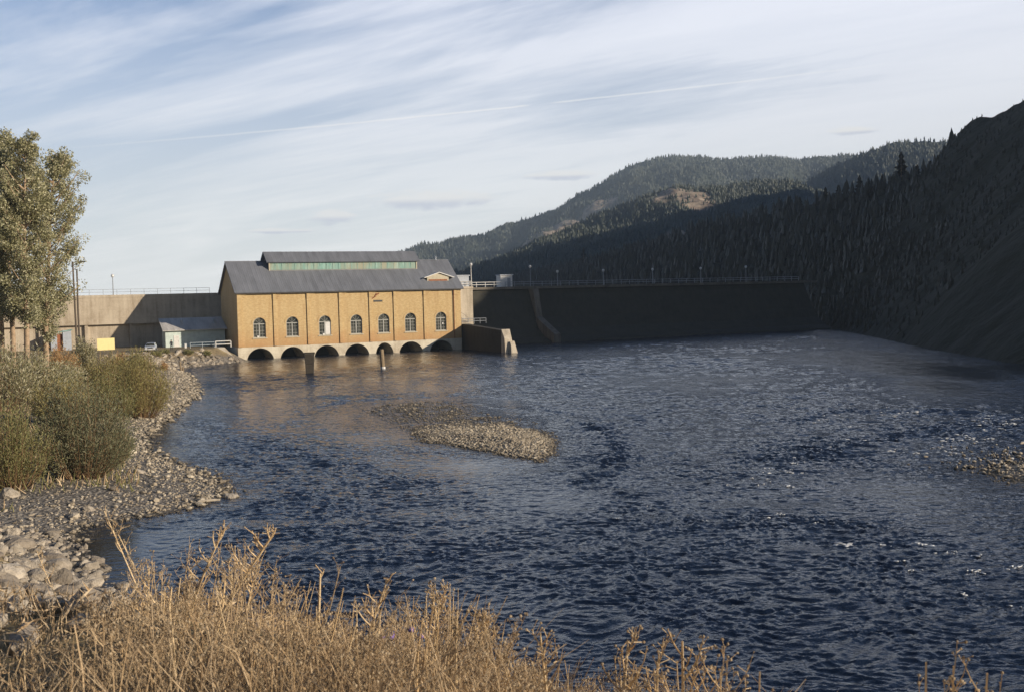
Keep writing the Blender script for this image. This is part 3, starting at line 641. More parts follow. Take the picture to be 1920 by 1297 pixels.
# low vent dormer near the right end of the roof
dm = bpy.data.objects.new('roof_dormer', None); COL.objects.link(dm); dm.parent = ph
yd = 1.35; zd = ZE+yd*slope; b = MB(); b.box(37.7, 42.3, yd, yd+1.4, zd-.5, zd+.95); b.build('dormer_body', M['tan'], dm)
b = MB(); b.box(38.0, 42.0, yd-.03, yd-.003, zd+.12, zd+.62)
b.build('louver', M['brickred'], dm)
b = MB(); b.add([(x, y, z) for y in (yd-.02, yd+2.6) for x, z in ((37.3, zd+.95), (43.0, zd+.95), (40.2, zd+1.85))], [(0, 1, 2), (5, 4, 3), (0, 3, 4, 1), (1, 4, 5, 2), (2, 5, 3, 0)]); b.build('dormer_gable', M['tan'], dm)
b = MB()
for xa, xb in ((37.0, 40.2), (43.4, 40.2)):
    p = [(xa, yd-.35, zd+.86), (xb, yd-.35, zd+1.88), (xb, yd+2.8, zd+1.88), (xa, yd+1.8, zd+.86)]; b.hexa(p+[(x, y, z+.16) for x, y, z in p])
b.build('dormer_roof', M['white'], dm)
b = MB(); b.box(25.95, 27.75, -.06, -.005, 9.9, 10.25); b.build('name_plate', M['dark'], ph)
b = MB()
for (x0, z0, x1, z1) in ((25.65, 10.55, 26.35, 10.95), (26.2, 10.9, 26.6, 11.5), (26.5, 11.2, 27.1, 11.55), (25.4, 10.4, 25.8, 10.7)): b.tube([(x0, -.1, z0), (x1, -.1, z1)], .09, 5)
b.build('iron_bracket', M['rust'], ph)
b = MB(); b.tube([(42.62, -.24, ZE-.25), (42.62, -.24, ZB)], .06, 6); b.build('downpipe', M['rust'], ph)

# ------------------------------------------------------------------ dam
dam = house('concrete_dam', 'long concrete dam wall, sunlit at the left and in shade right of the powerhouse', 'dam')
YD = 21.4; ZT = 12.45
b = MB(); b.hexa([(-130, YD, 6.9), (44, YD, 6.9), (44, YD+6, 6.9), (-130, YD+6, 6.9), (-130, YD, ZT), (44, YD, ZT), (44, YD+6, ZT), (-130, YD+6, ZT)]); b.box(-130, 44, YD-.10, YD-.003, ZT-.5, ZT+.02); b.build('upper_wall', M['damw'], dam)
b = MB(); b.box(-130, 44, YD+1.0, YD+6, -1, 6.89)
for k in range(22): b.box(-128+k*8, -127.4+k*8, YD+.35, YD+.99, -1, 6.88)
b.build('lower_wall', M['damlow'], dam)
b = MB(); b.box(44.5, 50.5, 8.0, YD+6, -1, ZT-.3); b.box(44.4, 50.6, 7.85, YD+6, ZT-.29, ZT+.1); b.build('intake_block', M['conc'], dam)
b = MB(); b.box(45.2, 49.9, 8.4, 12.5, ZT+.103, ZT+2.3); b.box(45.0, 50.1, 8.2, 12.7, ZT+2.301, ZT+2.5); b.build('gatehouse', M['steelpanel'], dam)
# spillway: piers, curved face, deck
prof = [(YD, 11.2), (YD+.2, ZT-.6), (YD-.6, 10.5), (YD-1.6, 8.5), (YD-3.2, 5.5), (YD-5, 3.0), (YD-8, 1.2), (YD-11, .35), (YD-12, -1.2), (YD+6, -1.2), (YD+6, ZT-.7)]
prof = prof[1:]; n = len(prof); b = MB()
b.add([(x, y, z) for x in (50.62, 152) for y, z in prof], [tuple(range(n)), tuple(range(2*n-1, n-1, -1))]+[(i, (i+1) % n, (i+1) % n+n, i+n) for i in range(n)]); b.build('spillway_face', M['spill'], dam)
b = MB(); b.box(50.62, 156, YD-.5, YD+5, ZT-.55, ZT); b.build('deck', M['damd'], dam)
for k in range(1):
    x = 70.6+k*16.5; b = MB(); y0 = YD-1.6; b.hexa([(x, y0-2.4, 4.8), (x+1.4, y0-2.4, 4.8), (x+1.4, YD+5, 4.8), (x, YD+5, 4.8), (x, y0-.6, ZT-.56), (x+1.4, y0-.6, ZT-.56), (x+1.4, YD+5, ZT-.56), (x, YD+5, ZT-.56)])
    pier = b.build('spillway_pier', M['damd'], dam)
b = MB(); b.hexa([(70.3, 9.2, -1), (71.9, 9.2, -1), (71.9, YD-3.8, -1), (70.3, YD-3.8, -1), (70.3, 9.2, 1.9), (71.9, 9.2, 1.9), (71.9, YD-3.8, 5.6), (70.3, YD-3.8, 5.6)]); b.build('sloping_divide_wall', M['damd'], dam)
hb = house('hoist_cabin', 'small white sunlit hoist cabin on the dam deck left of the tall lamp post', 'cabin', 65.8, YD+1.5, ZT)
b = MB(); b.box(-1.5, 1.5, 0, 2.2, 0, 2.6); b.build('cabin_wall', M['white'], hb)
b = MB(); b.box(-1.7, 1.7, -.2, 2.4, 2.6, 2.8); b.build('cabin_roof', M['steelpanel'], hb)
b = MB(); b.box(.2, 1.0, -.03, -.003, .02, 2.0); b.build('cabin_door', M['greyfr'], hb)
# training wall running out from the powerhouse corner into the river
tw = house('training_wall', 'stained, shade-darkened concrete training wall ending in a crumbling sunlit block beside the powerhouse', 'wall')
b = MB(); b.hexa([(44.6, -17.2, -1.4), (46.4, -17.2, -1.4), (46.6, 7.8, -1.4), (44.6, 7.8, -1.4), (44.6, -18.2, 4.05), (45.9, -18.2, 4.05), (46.4, 7.8, 5.4), (44.6, 7.8, 5.4)]); b.build('wall_body', M['shadewall'], tw)
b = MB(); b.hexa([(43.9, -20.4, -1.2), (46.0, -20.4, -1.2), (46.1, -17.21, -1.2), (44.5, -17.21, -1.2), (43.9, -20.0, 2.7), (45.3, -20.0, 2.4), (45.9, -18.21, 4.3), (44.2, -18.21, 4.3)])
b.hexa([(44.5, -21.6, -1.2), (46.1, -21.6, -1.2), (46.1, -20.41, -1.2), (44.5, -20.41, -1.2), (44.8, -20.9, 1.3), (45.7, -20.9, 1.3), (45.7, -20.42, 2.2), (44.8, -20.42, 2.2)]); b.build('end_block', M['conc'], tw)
b = MB(); b.hexa([(44.7, 1, 5.0), (46.3, 1, 5.0), (46.3, 7.7, 5.3), (44.7, 7.7, 5.3), (44.7, 1, 5.2), (46.3, 1, 5.2), (46.3, 7.7, 7.3), (44.7, 7.7, 7.3)]); b.build('stair_flight', M['conc'], tw)

def railing(name, label, u0, u1, y, z0, z1, step, m, h=1.05, rails=(.55, 1.05), r=.045, group=None, zf=None):
    t_ = house(name, label, 'railing', u0, y, z0); n = max(1, round((u1-u0)/step)); dz = (z1-z0)
    for k, hh in enumerate(rails):
        b = MB(); b.tube([(0, 0, hh), (u1-u0, 0, hh+dz)], r, 5); b.build('handrail' if hh == max(rails) else 'mid_rail', m, t_)
    pm = MB(); pm.tube([(0, 0, -.02), (0, 0, h)], r*1.15, 5); me = None
    for i in range(n+1):
        if me is None: o = pm.build('post', m, t_); me = o.data
        else: o = link('post', me, t_)
        q = i/n; o.location = ((u1-u0)*q, 0, dz*q)
    return t_
railing('dam_railing', 'thin pipe railing along the sunlit dam crest left of the powerhouse', -75, -.6, YD+.5, ZT+.02, ZT+.02, 2.5, M['greyfr'], r=.03)
railing('dam_railing', 'pale sunlit railing on the dam deck just right of the powerhouse', 50.9, 64.0, YD-.2, ZT, ZT, 2.2, M['white'], r=.075, rails=(.55, 1.1))
railing('dam_railing', 'shaded post railing along the dam crest above the dark spillway', 64.6, 150, YD-.2, ZT, ZT, 2.4, M['greyfr'], r=.06)
railing('intake_railing', 'white railing on the concrete block behind the right end of the powerhouse', 44.7, 50.4, 8.05, ZT+.11, ZT+.11, 1.1, M['white'], r=.06)
railing('stair_railing', 'grey railing at the foot of the steps on the training wall', 44.9, 50.2, 1.2, 5.0, 5.0, 1.3, M['greyfr'], r=.06)
st_ = house('sloping_handrail', 'white handrail climbing the steps beside the pale concrete block', 'handrail', 46.3, 1.0, 5.2)
b = MB(); b.tube([(0, 0, .95), (0, 6.6, 3.05)], .06, 5); b.build('handrail', M['white'], st_)
for k in range(4): b = MB(); b.tube([(0, .1+k*2.1, 0), (0, .1+k*2.1, 1.0+k*.66)], .05, 5); b.build('post', M['white'], st_)

def lamp_post(u, y, z, h, label):
    t_ = house('dam_lamp_post', label, 'lamp post', u, y, z); t_['group'] = 'globe lamp posts along the dam crest'
    b = MB(); b.tube([(0, 0, -.05), (0, 0, .4), (0, 0, h)], [.14, .09, .07], 8); b.build('pole', M['greyfr'] if u > 60 or u < 0 else M['white'], t_)
    b = MB(); b.ball((0, 0, h+.28), .30, 12, 8, 1.15); b.tube([(0, 0, h-.02), (0, 0, h+.08)], .16, 8); b.build('globe', M['globe'], t_)
lamp_post(-18.6, YD+.8, ZT, 3.4, 'lamp post on the sunlit dam crest between the trees and powerhouse')
lamp_post(50.4, 8.3, ZT+.1, 4.3, 'white sunlit lamp post beside the right end of the powerhouse roof')
for u, h, w in ((71.3, 4.2, 'lamp post with sunlit globe standing on the dam pier'), (78.4, 3.0, 'lamp post in shade, next right of the sunlit globe'), (90.8, 3.1, 'lamp post in shade, second past the sunlit globe lamp'),
             (104.8, 3.2, 'lamp post in shade, third past the sunlit globe lamp'), (119.1, 3.3, 'lamp post in shade, fourth past the sunlit globe lamp'), (133.2, 3.5, 'lamp post in shade closest to the dark hillside')):
    lamp_post(u, YD+.3, ZT, h, w)

# ------------------------------------------------------------------ shed, railings, car, person and other things on the left bank
ZG = 2.5
sh = house('lean_to_shed', 'pale teal lean-to shed with sheet roof between powerhouse and dam', 'shed', 0, 0, ZG)
b = MB(); b.hexa([(-11.2, 9.6, 0), (-.35, 9.6, 0), (-.35, 13.5, 0), (-11.2, 13.5, 0), (-11.2, 9.6, 3.1), (-.35, 9.6, 3.1), (-.35, 13.5, 4.85), (-11.2, 13.5, 4.85)]); b.build('wall', M['teal'], sh)
b = MB(); b.hexa([(-11.75, 8.9, 3.0), (-.05, 8.9, 3.0), (-.05, 14.0, 5.15), (-11.75, 14.0, 5.15), (-11.75, 8.9, 3.14), (-.05, 8.9, 3.14), (-.05, 14.0, 5.30), (-11.75, 14.0, 5.30)]); b.build('roof', M['shedroof'], sh)
b = MB(); b.box(-9.75, -8.75, 9.54, 9.597, .02, 2.15); dr = b.build('door', M['white'], sh)
b = MB(); b.ball((-8.9, 9.51, 1.05), .05, 6, 4); b.build('handle', M['dark'], dr)
for x in (-7.9, -1.9): b = MB(); b.tube([(x, 11.5, 4.1), (x, 11.5, 4.95)], .22, 8); b.tube([(x, 11.5, 4.95), (x, 11.5, 5.15)], [.42, .2], 8); b.build('roof_vent', M['steelpanel'], sh)
railing('bank_railing', 'thin grey pipe railing on the bank in front of the shed', -8.3, -4.1, 1.0, ZG, ZG, 1.9, M['rail'], r=.045, rails=(.5, 1.0))
railing('bank_railing', 'thick white two-rail fence on the bank beside the powerhouse corner', -4.0, -1.3, .2, ZG, ZG, 2.3, M['white'], r=.09, rails=(.55, 1.1))
bx = house('post_box', 'small pale post standing at the corner of the shed', 'post', -8.6, 4.0, ZG)
b = MB(); b.box(-.18, .18, -.15, .15, 0, .75); b.build('box_body', M['white'], bx); b = MB(); b.box(-.21, .21, -.18, .18, .75, .82); b.build('box_cap', M['rail'], bx)
# concrete slope beside the powerhouse corner
cs = house('concrete_ramp', 'smooth pale concrete slope at the powerhouse corner', 'ramp')
b = MB(); b.hexa([(-4.4, -3.6, -.6), (-.06, -3.6, -.9), (-.06, 8.6, -.9), (-4.4, 8.6, -.6), (-4.0, -.8, 2.45), (-2.6, -.8, 2.5), (-2.2, 8.6, 2.52), (-4.0, 8.6, 2.46)]); b.build('ramp_slab', M['conc'], cs)

ut = house('utility_shed', 'small shed of pale grey sheet panels with a dark doorway behind the trees', 'shed', -29.3, 17.6, ZG-.1)
b = MB(); b.box(-.9, .15, 0, 2.5, 0, 3.1); b.box(1.15, 2.6, 0, 2.5, 0, 3.7); b.build('wall', M['steelpanel'], ut)
b = MB(); b.box(.16, 1.14, .5, 2.4, 0, 3.0); b.build('doorway', M['rust'], ut)
b = MB(); b.hexa([(-1.1, -.3, 3.1), (2.8, -.3, 3.72), (2.8, 2.7, 3.72), (-1.1, 2.7, 3.1), (-1.1, -.3, 3.22), (2.8, -.3, 3.86), (2.8, 2.7, 3.86), (-1.1, 2.7, 3.22)]); b.build('roof', M['copper'], ut)

p = at(198.5, 645, 165); gzz = gzf(p[0], p[1])
sg = thing('notice_board', 'blank yellow rectangular board on posts above the bushes', 'sign', (p[0], p[1], gzz-.1), R(33))
b = MB(); zz = p[2]-gzz+.1; b.box(-1.3, 1.3, -.03, .03, zz-.9, zz+.9); b.build('board', M['yellow'], sg)
for x in (-.9, .9): b = MB(); b.box(x-.06, x+.06, .032, .14, 0, zz+.8); b.build('post', M['wood'], sg)

for px, top, Yd, arm, lab in ((137.5, 491, 172, True, 'tall wooden pole with a lamp arm beside the cottonwoods'), (143.5, 505, 176, False, 'tall bare wooden pole, right of the pole with a lamp arm')):
    p = at(px, top, Yd); zb = gzf(p[0], p[1])-.3; h = p[2]-zb
    t_ = thing('utility_pole', lab, 'pole', (p[0], p[1], zb), 0, 'wooden poles beside the cottonwoods')
    b = MB(); b.tube([(0, 0, 0), (-.05, 0, h*.5), (-.12 if arm else .05, 0, h)], [.19, .16, .13], 8); b.build('pole_shaft', M['pole'], t_)
    if arm:
        b = MB(); b.tube([(-.12, 0, h-.2), (.6, -.1, h-.02), (1.2, -.15, h)], .05, 6); b.build('lamp_arm', M['dark'], t_)
        b = MB(); b.box(1.15, 2.0, -.28, 0, h-.08, h+.08); b.box(1.25, 1.9, -.24, -.04, h-.14, h-.081); b.build('lamp_head', M['dark'], t_)
    else: b = MB(); b.box(-.25, .25, -.42, -.18, 2.6, 3.5); b.build('meter_box', M['dark'], t_)

# car: pale blue estate car, nose towards the river
def car():
    p = at(283, 653, 183); t_ = thing('parked_car', 'pale blue-white car parked nose out in the shadow beside the shed', 'car', (p[0], p[1], ZG-.02), R(14))
    paint = simple('pale_blue_car_paint', (.55, .60, .68), .3, .05)
    # nose at -y; side profile swept across the width with a little tumblehome
    pr = [(-2.25, .42), (-2.22, .78), (-1.25, .95), (-.55, 1.44), (1.35, 1.47), (2.05, 1.0), (2.2, .9), (2.22, .42)]
    w = [.80, .86, .87, .66, .66, .80, .84, .80]; n = len(pr)
    b = MB(); b.add([(-w[i], *pr[i]) for i in range(n)]+[(w[i], *pr[i]) for i in range(n)], [tuple(range(n)), tuple(range(2*n-1, n-1, -1))]+[(i, (i+1) % n, (i+1) % n+n, i+n) for i in range(n)])
    body = b.build('body', paint, t_); md = body.modifiers.new('soft', 'BEVEL'); md.width = .06; md.segments = 2
    b = MB(); b.hexa([(-.74, -1.235, .985), (.74, -1.235, .985), (.60, -.64, 1.405), (-.60, -.64, 1.405), (-.74, -1.255, 1.0), (.74, -1.255, 1.0), (.60, -.66, 1.42), (-.60, -.66, 1.42)]); b.build('windscreen', M['glass'], t_)
    for s in (-1, 1):
        b = MB(); b.hexa([(s*.84, -1.0, 1.0), (s*.815, 1.75, 1.0), (s*.70, 1.3, 1.38), (s*.70, -.55, 1.38), (s*.86, -1.0, 1.0), (s*.835, 1.75, 1.0), (s*.72, 1.3, 1.38), (s*.72, -.55, 1.38)]); b.build('side_window', M['glass'], t_)
        b = MB(); b.box(s*.62-.14, s*.62+.14, -2.29, -2.2, .6, .76); b.build('headlight', M['globe'], t_)
        for yy in (-1.45, 1.4):
            b = MB(); b.tube([(s*.66, yy, .32), (s*.87, yy, .32)], .33, 16); wl = b.build('wheel', M['black'], t_)
            b = MB(); b.tube([(s*.86, yy, .32), (s*.885, yy, .32)], .19, 12); b.build('rim', M['steelpanel'], wl)
    b = MB(); b.box(-.42, .42, -2.28, -2.21, .58, .74); b.build('grille', M['dark'], t_)
    b = MB(); b.box(-.86, .86, -2.34, -2.2, .38, .53); b.build('bumper', M['white'], t_)
car()

def person():
    p = at(321.5, 652, 185.5); t_ = thing('person', 'person in dark clothes walking past the pale teal shed wall', 'person', (p[0], p[1], ZG), R(20))
    J = [(0, 0, .93), (0, 0, 1.12), (0, .01, 1.38), (0, .0, 1.50), (0, -.02, 1.62), (0, -.02, 1.73),              # pelvis .. head
         (.10, 0, .90), (.12, -.20, .50), (.12, -.22, .09), (.12, -.38, .05),                                       # leading leg
         (-.10, 0, .90), (-.11, .08, .48), (-.11, .36, .12), (-.11, .26, .03),                                      # trailing leg
         (.19, 0, 1.40), (.25, .14, 1.14), (.25, .04, .90), (.25, .0, .82),                                         # arms
         (-.19, 0, 1.40), (-.25, -.10, 1.14), (-.25, -.30, 1.0), (-.25, -.37, .97)]
    E = [(0, 1), (1, 2), (2, 3), (3, 4), (4, 5), (0, 6), (6, 7), (7, 8), (8, 9), (0, 10), (10, 11), (11, 12), (12, 13), (2, 14), (14, 15), (15, 16), (16, 17), (2, 18), (18, 19), (19, 20), (20, 21)]
    rad = [.15, .14, .17, .06, .095, .085, .10, .065, .045, .04, .10, .065, .045, .04, .065, .05, .037, .035, .065, .05, .037, .035]
    for hnd in (17, 21):
        h0 = Vector(J[hnd]); d = (h0-Vector(J[hnd-1])).normalized()
        for k in range(5):
            q = h0+d*(.07+.012*(2-abs(k-2)))+Vector((.0, .018*(k-2), -.01*abs(k-2))); J.append(tuple(q)); E.append((hnd, len(J)-1)); rad.append(.010)
    me = bpy.data.meshes.new('person_body'); me.from_pydata(J, E, []); o = link('body', me, t_)
    sk = o.modifiers.new('skin', 'SKIN')
    for v, r_ in zip(me.skin_vertices[0].data, rad): v.radius = (r_, r_)
    me.skin_vertices[0].data[0].use_root = True
    ss = o.modifiers.new('sub', 'SUBSURF'); ss.levels = 1; ss.render_levels = 1
    dg = bpy.context.evaluated_depsgraph_get(); m2 = bpy.data.meshes.new_from_object(o.evaluated_get(dg)); o.modifiers.clear(); o.data = m2
    m2.materials.clear()
    for m in (simple('skin_tone', (.40, .24, .17), .6, .05), simple('dark_jacket', (.03, .032, .035), .9, .2), simple('dark_trousers', (.025, .03, .045), .9, .2)): m2.materials.append(m)
    for f in m2.polygons: c = f.center; f.material_index = 0 if (c.z > 1.5 or (abs(c.x) > .2 and c.z < .86)) else (2 if c.z < .95 else 1)
    b = MB(); b.ball((0, .01, 1.72), .105, 10, 6, .9); b.build('hair', M['black'], t_)
person()

# posts standing in the river
t_ = thing('timber_stub', 'dark timber stub with a spreading top standing in the river before the arches', 'post', (*gz(581, 700)[:2], -1.2), R(10))
h = (700-660)/2000*153.7+1.2; b = MB(); b.hexa([(-.50, -.4, 0), (.5, -.4, 0), (.5, .4, 0), (-.5, .4, 0), (-.62, -.42, h*.6), (.66, -.42, h*.6), (.66, .42, h*.6), (-.62, .42, h*.6)]); b.hexa([(-.62, -.421, h*.6), (.66, -.421, h*.6), (.66, .421, h*.6), (-.62, .421, h*.6), (-.70, -.45, h*.97), (.74, -.45, h*.92), (.74, .45, h*.95), (-.70, .45, h)])
tag(t_); o = b.build('stub_body', M['darkwood'], t_); md = o.modifiers.new('worn', 'BEVEL'); md.width = .07; md.segments = 2
b = MB(); b.box(-.78, .8, -.1, .15, h*.93, h*1.0); b.build('cross_plank', M['darkwood'], t_)
t_ = thing('mooring_post', 'slim pale post with a white band in the river before the arches', 'post', (*gz(717, 692)[:2], -1.2), 0)
h = (692-655)/2000*161+1.2; b = MB(); b.tube([(0.12, 0, 0), (.05, 0, h*.5), (-.05, 0, h)], [.34, .32, .31], 10); b.build('post_shaft', M['wood'], t_)
b = MB(); b.tube([(.105, 0, 1.25), (.098, 0, 1.6)], .36, 10); b.build('white_band', M['white'], t_)
p = gz(339, 697); t_ = thing('shore_post', 'leaning brown timber post on the gravel near the riprap', 'post', (p[0], p[1], gzf(p[0], p[1])-.3), 0)
b = MB(); b.tube([(0, 0, 0), (.02, 0, 1.0), (-.06, 0, 1.95)], [.17, .16, .14], 8); b.build('post_shaft', M['wood'], t_); b = MB(); b.tube([(.33, .2, 0), (.30, .2, 1.2)], .13, 7); b.build('short_stake', M['wood'], t_)
# ------------------------------------------------------------------ rocks
def hit(px, py):
    """where a sight line meets the ground"""
    r = ray(px, py); tt = np.linspace(2.5, 260, 5200); p = r[None]*tt[:, None]+np.array([0, 0, CZ])
    k = np.argmax(p[:, 2] < np.maximum(ground_z(p[:, 0], p[:, 1]), -1)); q = p[k]; q[2] = gzf(q[0], q[1]); return q
def rock_mesh(seed, sub=3, m='boulder'):
    v, f = ico(sub); r_ = np.random.default_rng(seed); d = r_.normal(size=(13, 3)); d /= np.linalg.norm(d, axis=1)[:, None]
    for n_, h in zip(d, r_.uniform(.55, .88, 13)): k = v@n_; v = v-np.outer(np.maximum(k-h, 0), n_)*.9      # flat broken faces
    nz = 1+.13*fbm(v[:, 0]*4.3-seed, v[:, 1]*4.1+v[:, 2]*3.3, 3)*.6+.08*fbm(v[:, 0]*2+seed, v[:, 1]*2+v[:, 2]*1.7, 3); v = v*nz[:, None]
    me = bpy.data.meshes.new('rock'); me.from_pydata(v.tolist(), [], f.tolist()); me.materials.append(M[m]); return me
RK = [rock_mesh(s) for s in range(8)]
def boulder(p, s, label, group, name='boulder'):
    o = link(name, random.choice(RK)); o.location = (p[0], p[1], p[2]+s*.12); o.scale = (s*random.uniform(.8, 1.35), s*random.uniform(.7, 1.1), s*random.uniform(.5, .85))
    o.rotation_euler = (random.uniform(-.5, .5), random.uniform(-.5, .5), random.uniform(0, 6.3)); tag(o, label, 'boulder', group); return o
n = 0
while n < 240:
    px, py = random.uniform(-70, 330), random.uniform(948, 1275)
    q = hit(px, py)
    if q[0] > -6 or q[1] > np.interp(q[0], _tx, _ty)+2.5 or q[1] < 6: continue
    s = random.choice((.14, .18, .22, .28, .34, .42, .6))*(.7 if q[2] < .2 else 1)
    boulder(q, s, 'grey riprap boulder on the bank slope below the dry grass', 'riprap boulders on the near bank'); n += 1
n = 0
while n < 180:
    yy = random.uniform(166, 189.5); x = np.interp(yy, _sy, _sx)-random.uniform(-.6, 5.2)
    if yy > 185 and x < -50.2: continue
    boulder((x, yy, gzf(x, yy)), random.uniform(.2, .52), 'pale riprap rock on the far bank below the shed railing', 'riprap rocks on the far bank', 'riprap_rock'); n += 1
for px, py, s, lab in ((431, 933, .42, 'rounded boulder in the shallows off the gravel point'), (18, 930, .6, 'pale boulder at the left edge beneath the willow bushes'), (262, 886, .36, 'flat pale boulder on the upper gravel point'),
                       (168, 955, .38, 'lone grey boulder on the gravel above the inlet'), (110, 738, .6, 'pale boulder on the dark soil among the bushes'), (392, 905, .3, 'boulder at the water edge of the gravel point'),
                       (212, 918, .3, 'small pale boulder on the gravel right of the forked driftwood'), (345, 773, .3, 'dark boulder in the water off the upper shore'), (374, 748, .35, 'boulder at the water edge on the upper shore')):
    boulder(hit(px, py), s, lab, 'single boulders on the gravel shore')
SV, SF = ico(1)
SV = SV*np.array([1, .85, .62])
def stones(name, label, P, size, m='stone'):
    k = len(P); sc = size[:, None]*rng.uniform(.7, 1.3, (k, 3)); jit = np.einsum('nij,kj->nki', rotz(rng.uniform(0, 6.28, k)), SV)
    P = P+np.array([0, 0, 1])*(size*.18)[:, None]
    tilt = randrot(k)*.25+rotz(rng.uniform(0, 6.28, k))*.75
    V, F = scatter(SV, SF, P, sc, tilt); tag(mesh_np(name, V, F, M[m]), label, 'stones', kind='stuff')
def pts(n, x0, x1, y0, y1, ok):
    x = rng.uniform(x0, x1, n); y = rng.uniform(y0, y1, n); k = ok(x, y); x, y = x[k], y[k]; return np.stack([x, y, ground_z(x, y)], -1)
def shore_ok(x, y):
    s = np.interp(y, _sy, _sx)-x; d = seg_dist(x, y, SHORE); d = np.where(s > 0, d, -d); return (d > -.9) & (d < 11) & (rng.uniform(size=len(x)) < np.exp(-np.maximum(d, 0)/4.5)+.12)
P = pts(150000, -68, -12, 47, 178, shore_ok); sz = np.clip(rng.lognormal(-2.75, .5, len(P)), .035, .32); d = seg_dist(P[:, 0], P[:, 1], SHORE); sz = sz*(1+.5*np.exp(-d/1.2))*(1+.0035*np.maximum(P[:, 1]-60, 0))
stones('shore_stones', 'pale rounded stones covering the gravel shore', P, sz)
P = pts(70000, -16, 6, 62, 108, lambda x, y: (poly_sd(x, y, ISLE) > -.6) & (ground_z(x, y) > -.09)); P = P[rng.uniform(size=len(P)) < .30+.70*(1-sst(76, 86, P[:, 1]))]
stones('island_stones', 'pale stones heaped on the gravel island in mid river', P, np.clip(rng.lognormal(-2.62, .38, len(P)), .04, .19))
P = pts(14000, 20, 45, 44, 80, lambda x, y: (poly_sd(x, y, BAR) > -.8) & (rng.uniform(size=len(x)) < .7) & (ground_z(x, y) > -.12))
P = np.concatenate([P, np.array([(*gz(px, py)[:2], .03) for px, py in zip(1960-np.abs(rng.normal(0, 90, 240)), 880-np.abs(rng.normal(0, 22, 240)))])])
stones('bar_stones', 'pale stones on the gravel bar at the right bank', P, np.clip(rng.lognormal(-2.3, .45, len(P)), .05, .26))
P = pts(20000, -40, -1.8, 4, 52, lambda x, y: (y < np.interp(x, _tx, _ty)+2) & (y > 4)); stones('bank_rubble', 'small grey stones between the riprap boulders', P, np.clip(rng.lognormal(-2.2, .5, len(P)), .05, .34), 'boulder')
# driftwood
p = hit(165, 884); t_ = thing('forked_driftwood', 'bleached forked branch lying below the willow bush', 'driftwood', (p[0], p[1], p[2]), 0)
b = MB(); b.tube([(-1.1, .1, .75), (-.8, 0, .35), (-.2, 0, .02), (.5, -.1, .25), (1.0, 0, .62), (1.5, 0, .75), (2.2, .1, 1.3)], [.03, .05, .06, .06, .05, .04, .02], 6); b.tube([(-.9, 0, .45), (-.2, .1, .75), (.6, 0, .6), (1.1, 0, .62)], [.03, .03, .03, .03], 5); b.build('branch', M['drift'], t_)
p = hit(391, 941); t_ = thing('drift_log', 'pale straight drift log at the tip of the gravel point', 'driftwood', (p[0], p[1], p[2]+.08), R(18)); b = MB(); b.tube([(-.5, 0, 0), (.1, .03, .02), (.6, 0, 0)], [.07, .08, .05], 7); b.build('log', M['drift'], t_)

# ------------------------------------------------------------------ foam flecks on the fast water
FV, FFc = ico(2); fp_ = []; fs_ = []
def foam(px, py, n, wx, wy, s):
    for _ in range(n):
        q = gz(px+random.gauss(0, wx), py+random.gauss(0, wy)) 
        for _k in range(random.randint(2, 5)):
            k = s*random.uniform(.12, .6); fx, fy = q[0]+random.gauss(0, s*1.1), q[1]+random.gauss(0, s*.7); fp_.append((fx, fy, wave_z(fx, fy)+.012)); fs_.append((k*random.uniform(1, 2.4), k, .02+.05*k))
for a in ((1890, 797, 10, 16, 5, .20), (1810, 822, 12, 22, 8, .20), (1840, 793, 7, 25, 6, .18), (1760, 845, 8, 20, 5, .15), (1705, 773, 3, 8, 2, .30), (1690, 778, 7, 45, 3, .1), (1545, 787, 5, 18, 4, .12), (1530, 848, 4, 10, 2, .14), (1680, 835, 4, 12, 6, .14),
          (1620, 815, 5, 60, 10, .08), (1495, 868, 6, 12, 6, .10), (1485, 900, 7, 8, 12, .10), (1440, 885, 4, 8, 6, .10), (1405, 905, 6, 35, 12, .07), (1590, 1021, 4, 7, 2, .15), (1659, 1024, 3, 4, 3, .11), (1735, 1021, 4, 10, 2, .15), (1775, 1036, 5, 16, 2, .07), (1838, 1042, 3, 8, 2, .10),
          (1675, 1055, 3, 12, 3, .07), (1720, 1082, 4, 18, 6, .06), (1835, 1075, 3, 5, 3, .11), (1806, 1113, 2, 3, 1, .08), (1895, 1139, 1, 1, 1, .08), (1458, 966, 3, 5, 1, .08), (1500, 985, 7, 50, 10, .05), (1915, 1070, 3, 4, 4, .12), (560, 905, 4, 18, 4, .05), (1230, 965, 3, 60, 20, .04), (1600, 760, 5, 90, 6, .07), (1870, 850, 8, 25, 6, .14)):
    foam(*a)
V, F = scatter(FV, FFc, np.array(fp_), np.array(fs_), rotz(rng.uniform(-.5, .5, len(fp_))))
V[:, :2] += .06*np.stack([fbm(V[:, 0]*9, V[:, 1]*9, 2), fbm(V[:, 0]*9+5, V[:, 1]*9, 2)], -1)
tag(mesh_np('foam', V, F, M['foam'], smooth=True), 'white foam flecks on the fast dark water at the right', 'foam', kind='stuff')

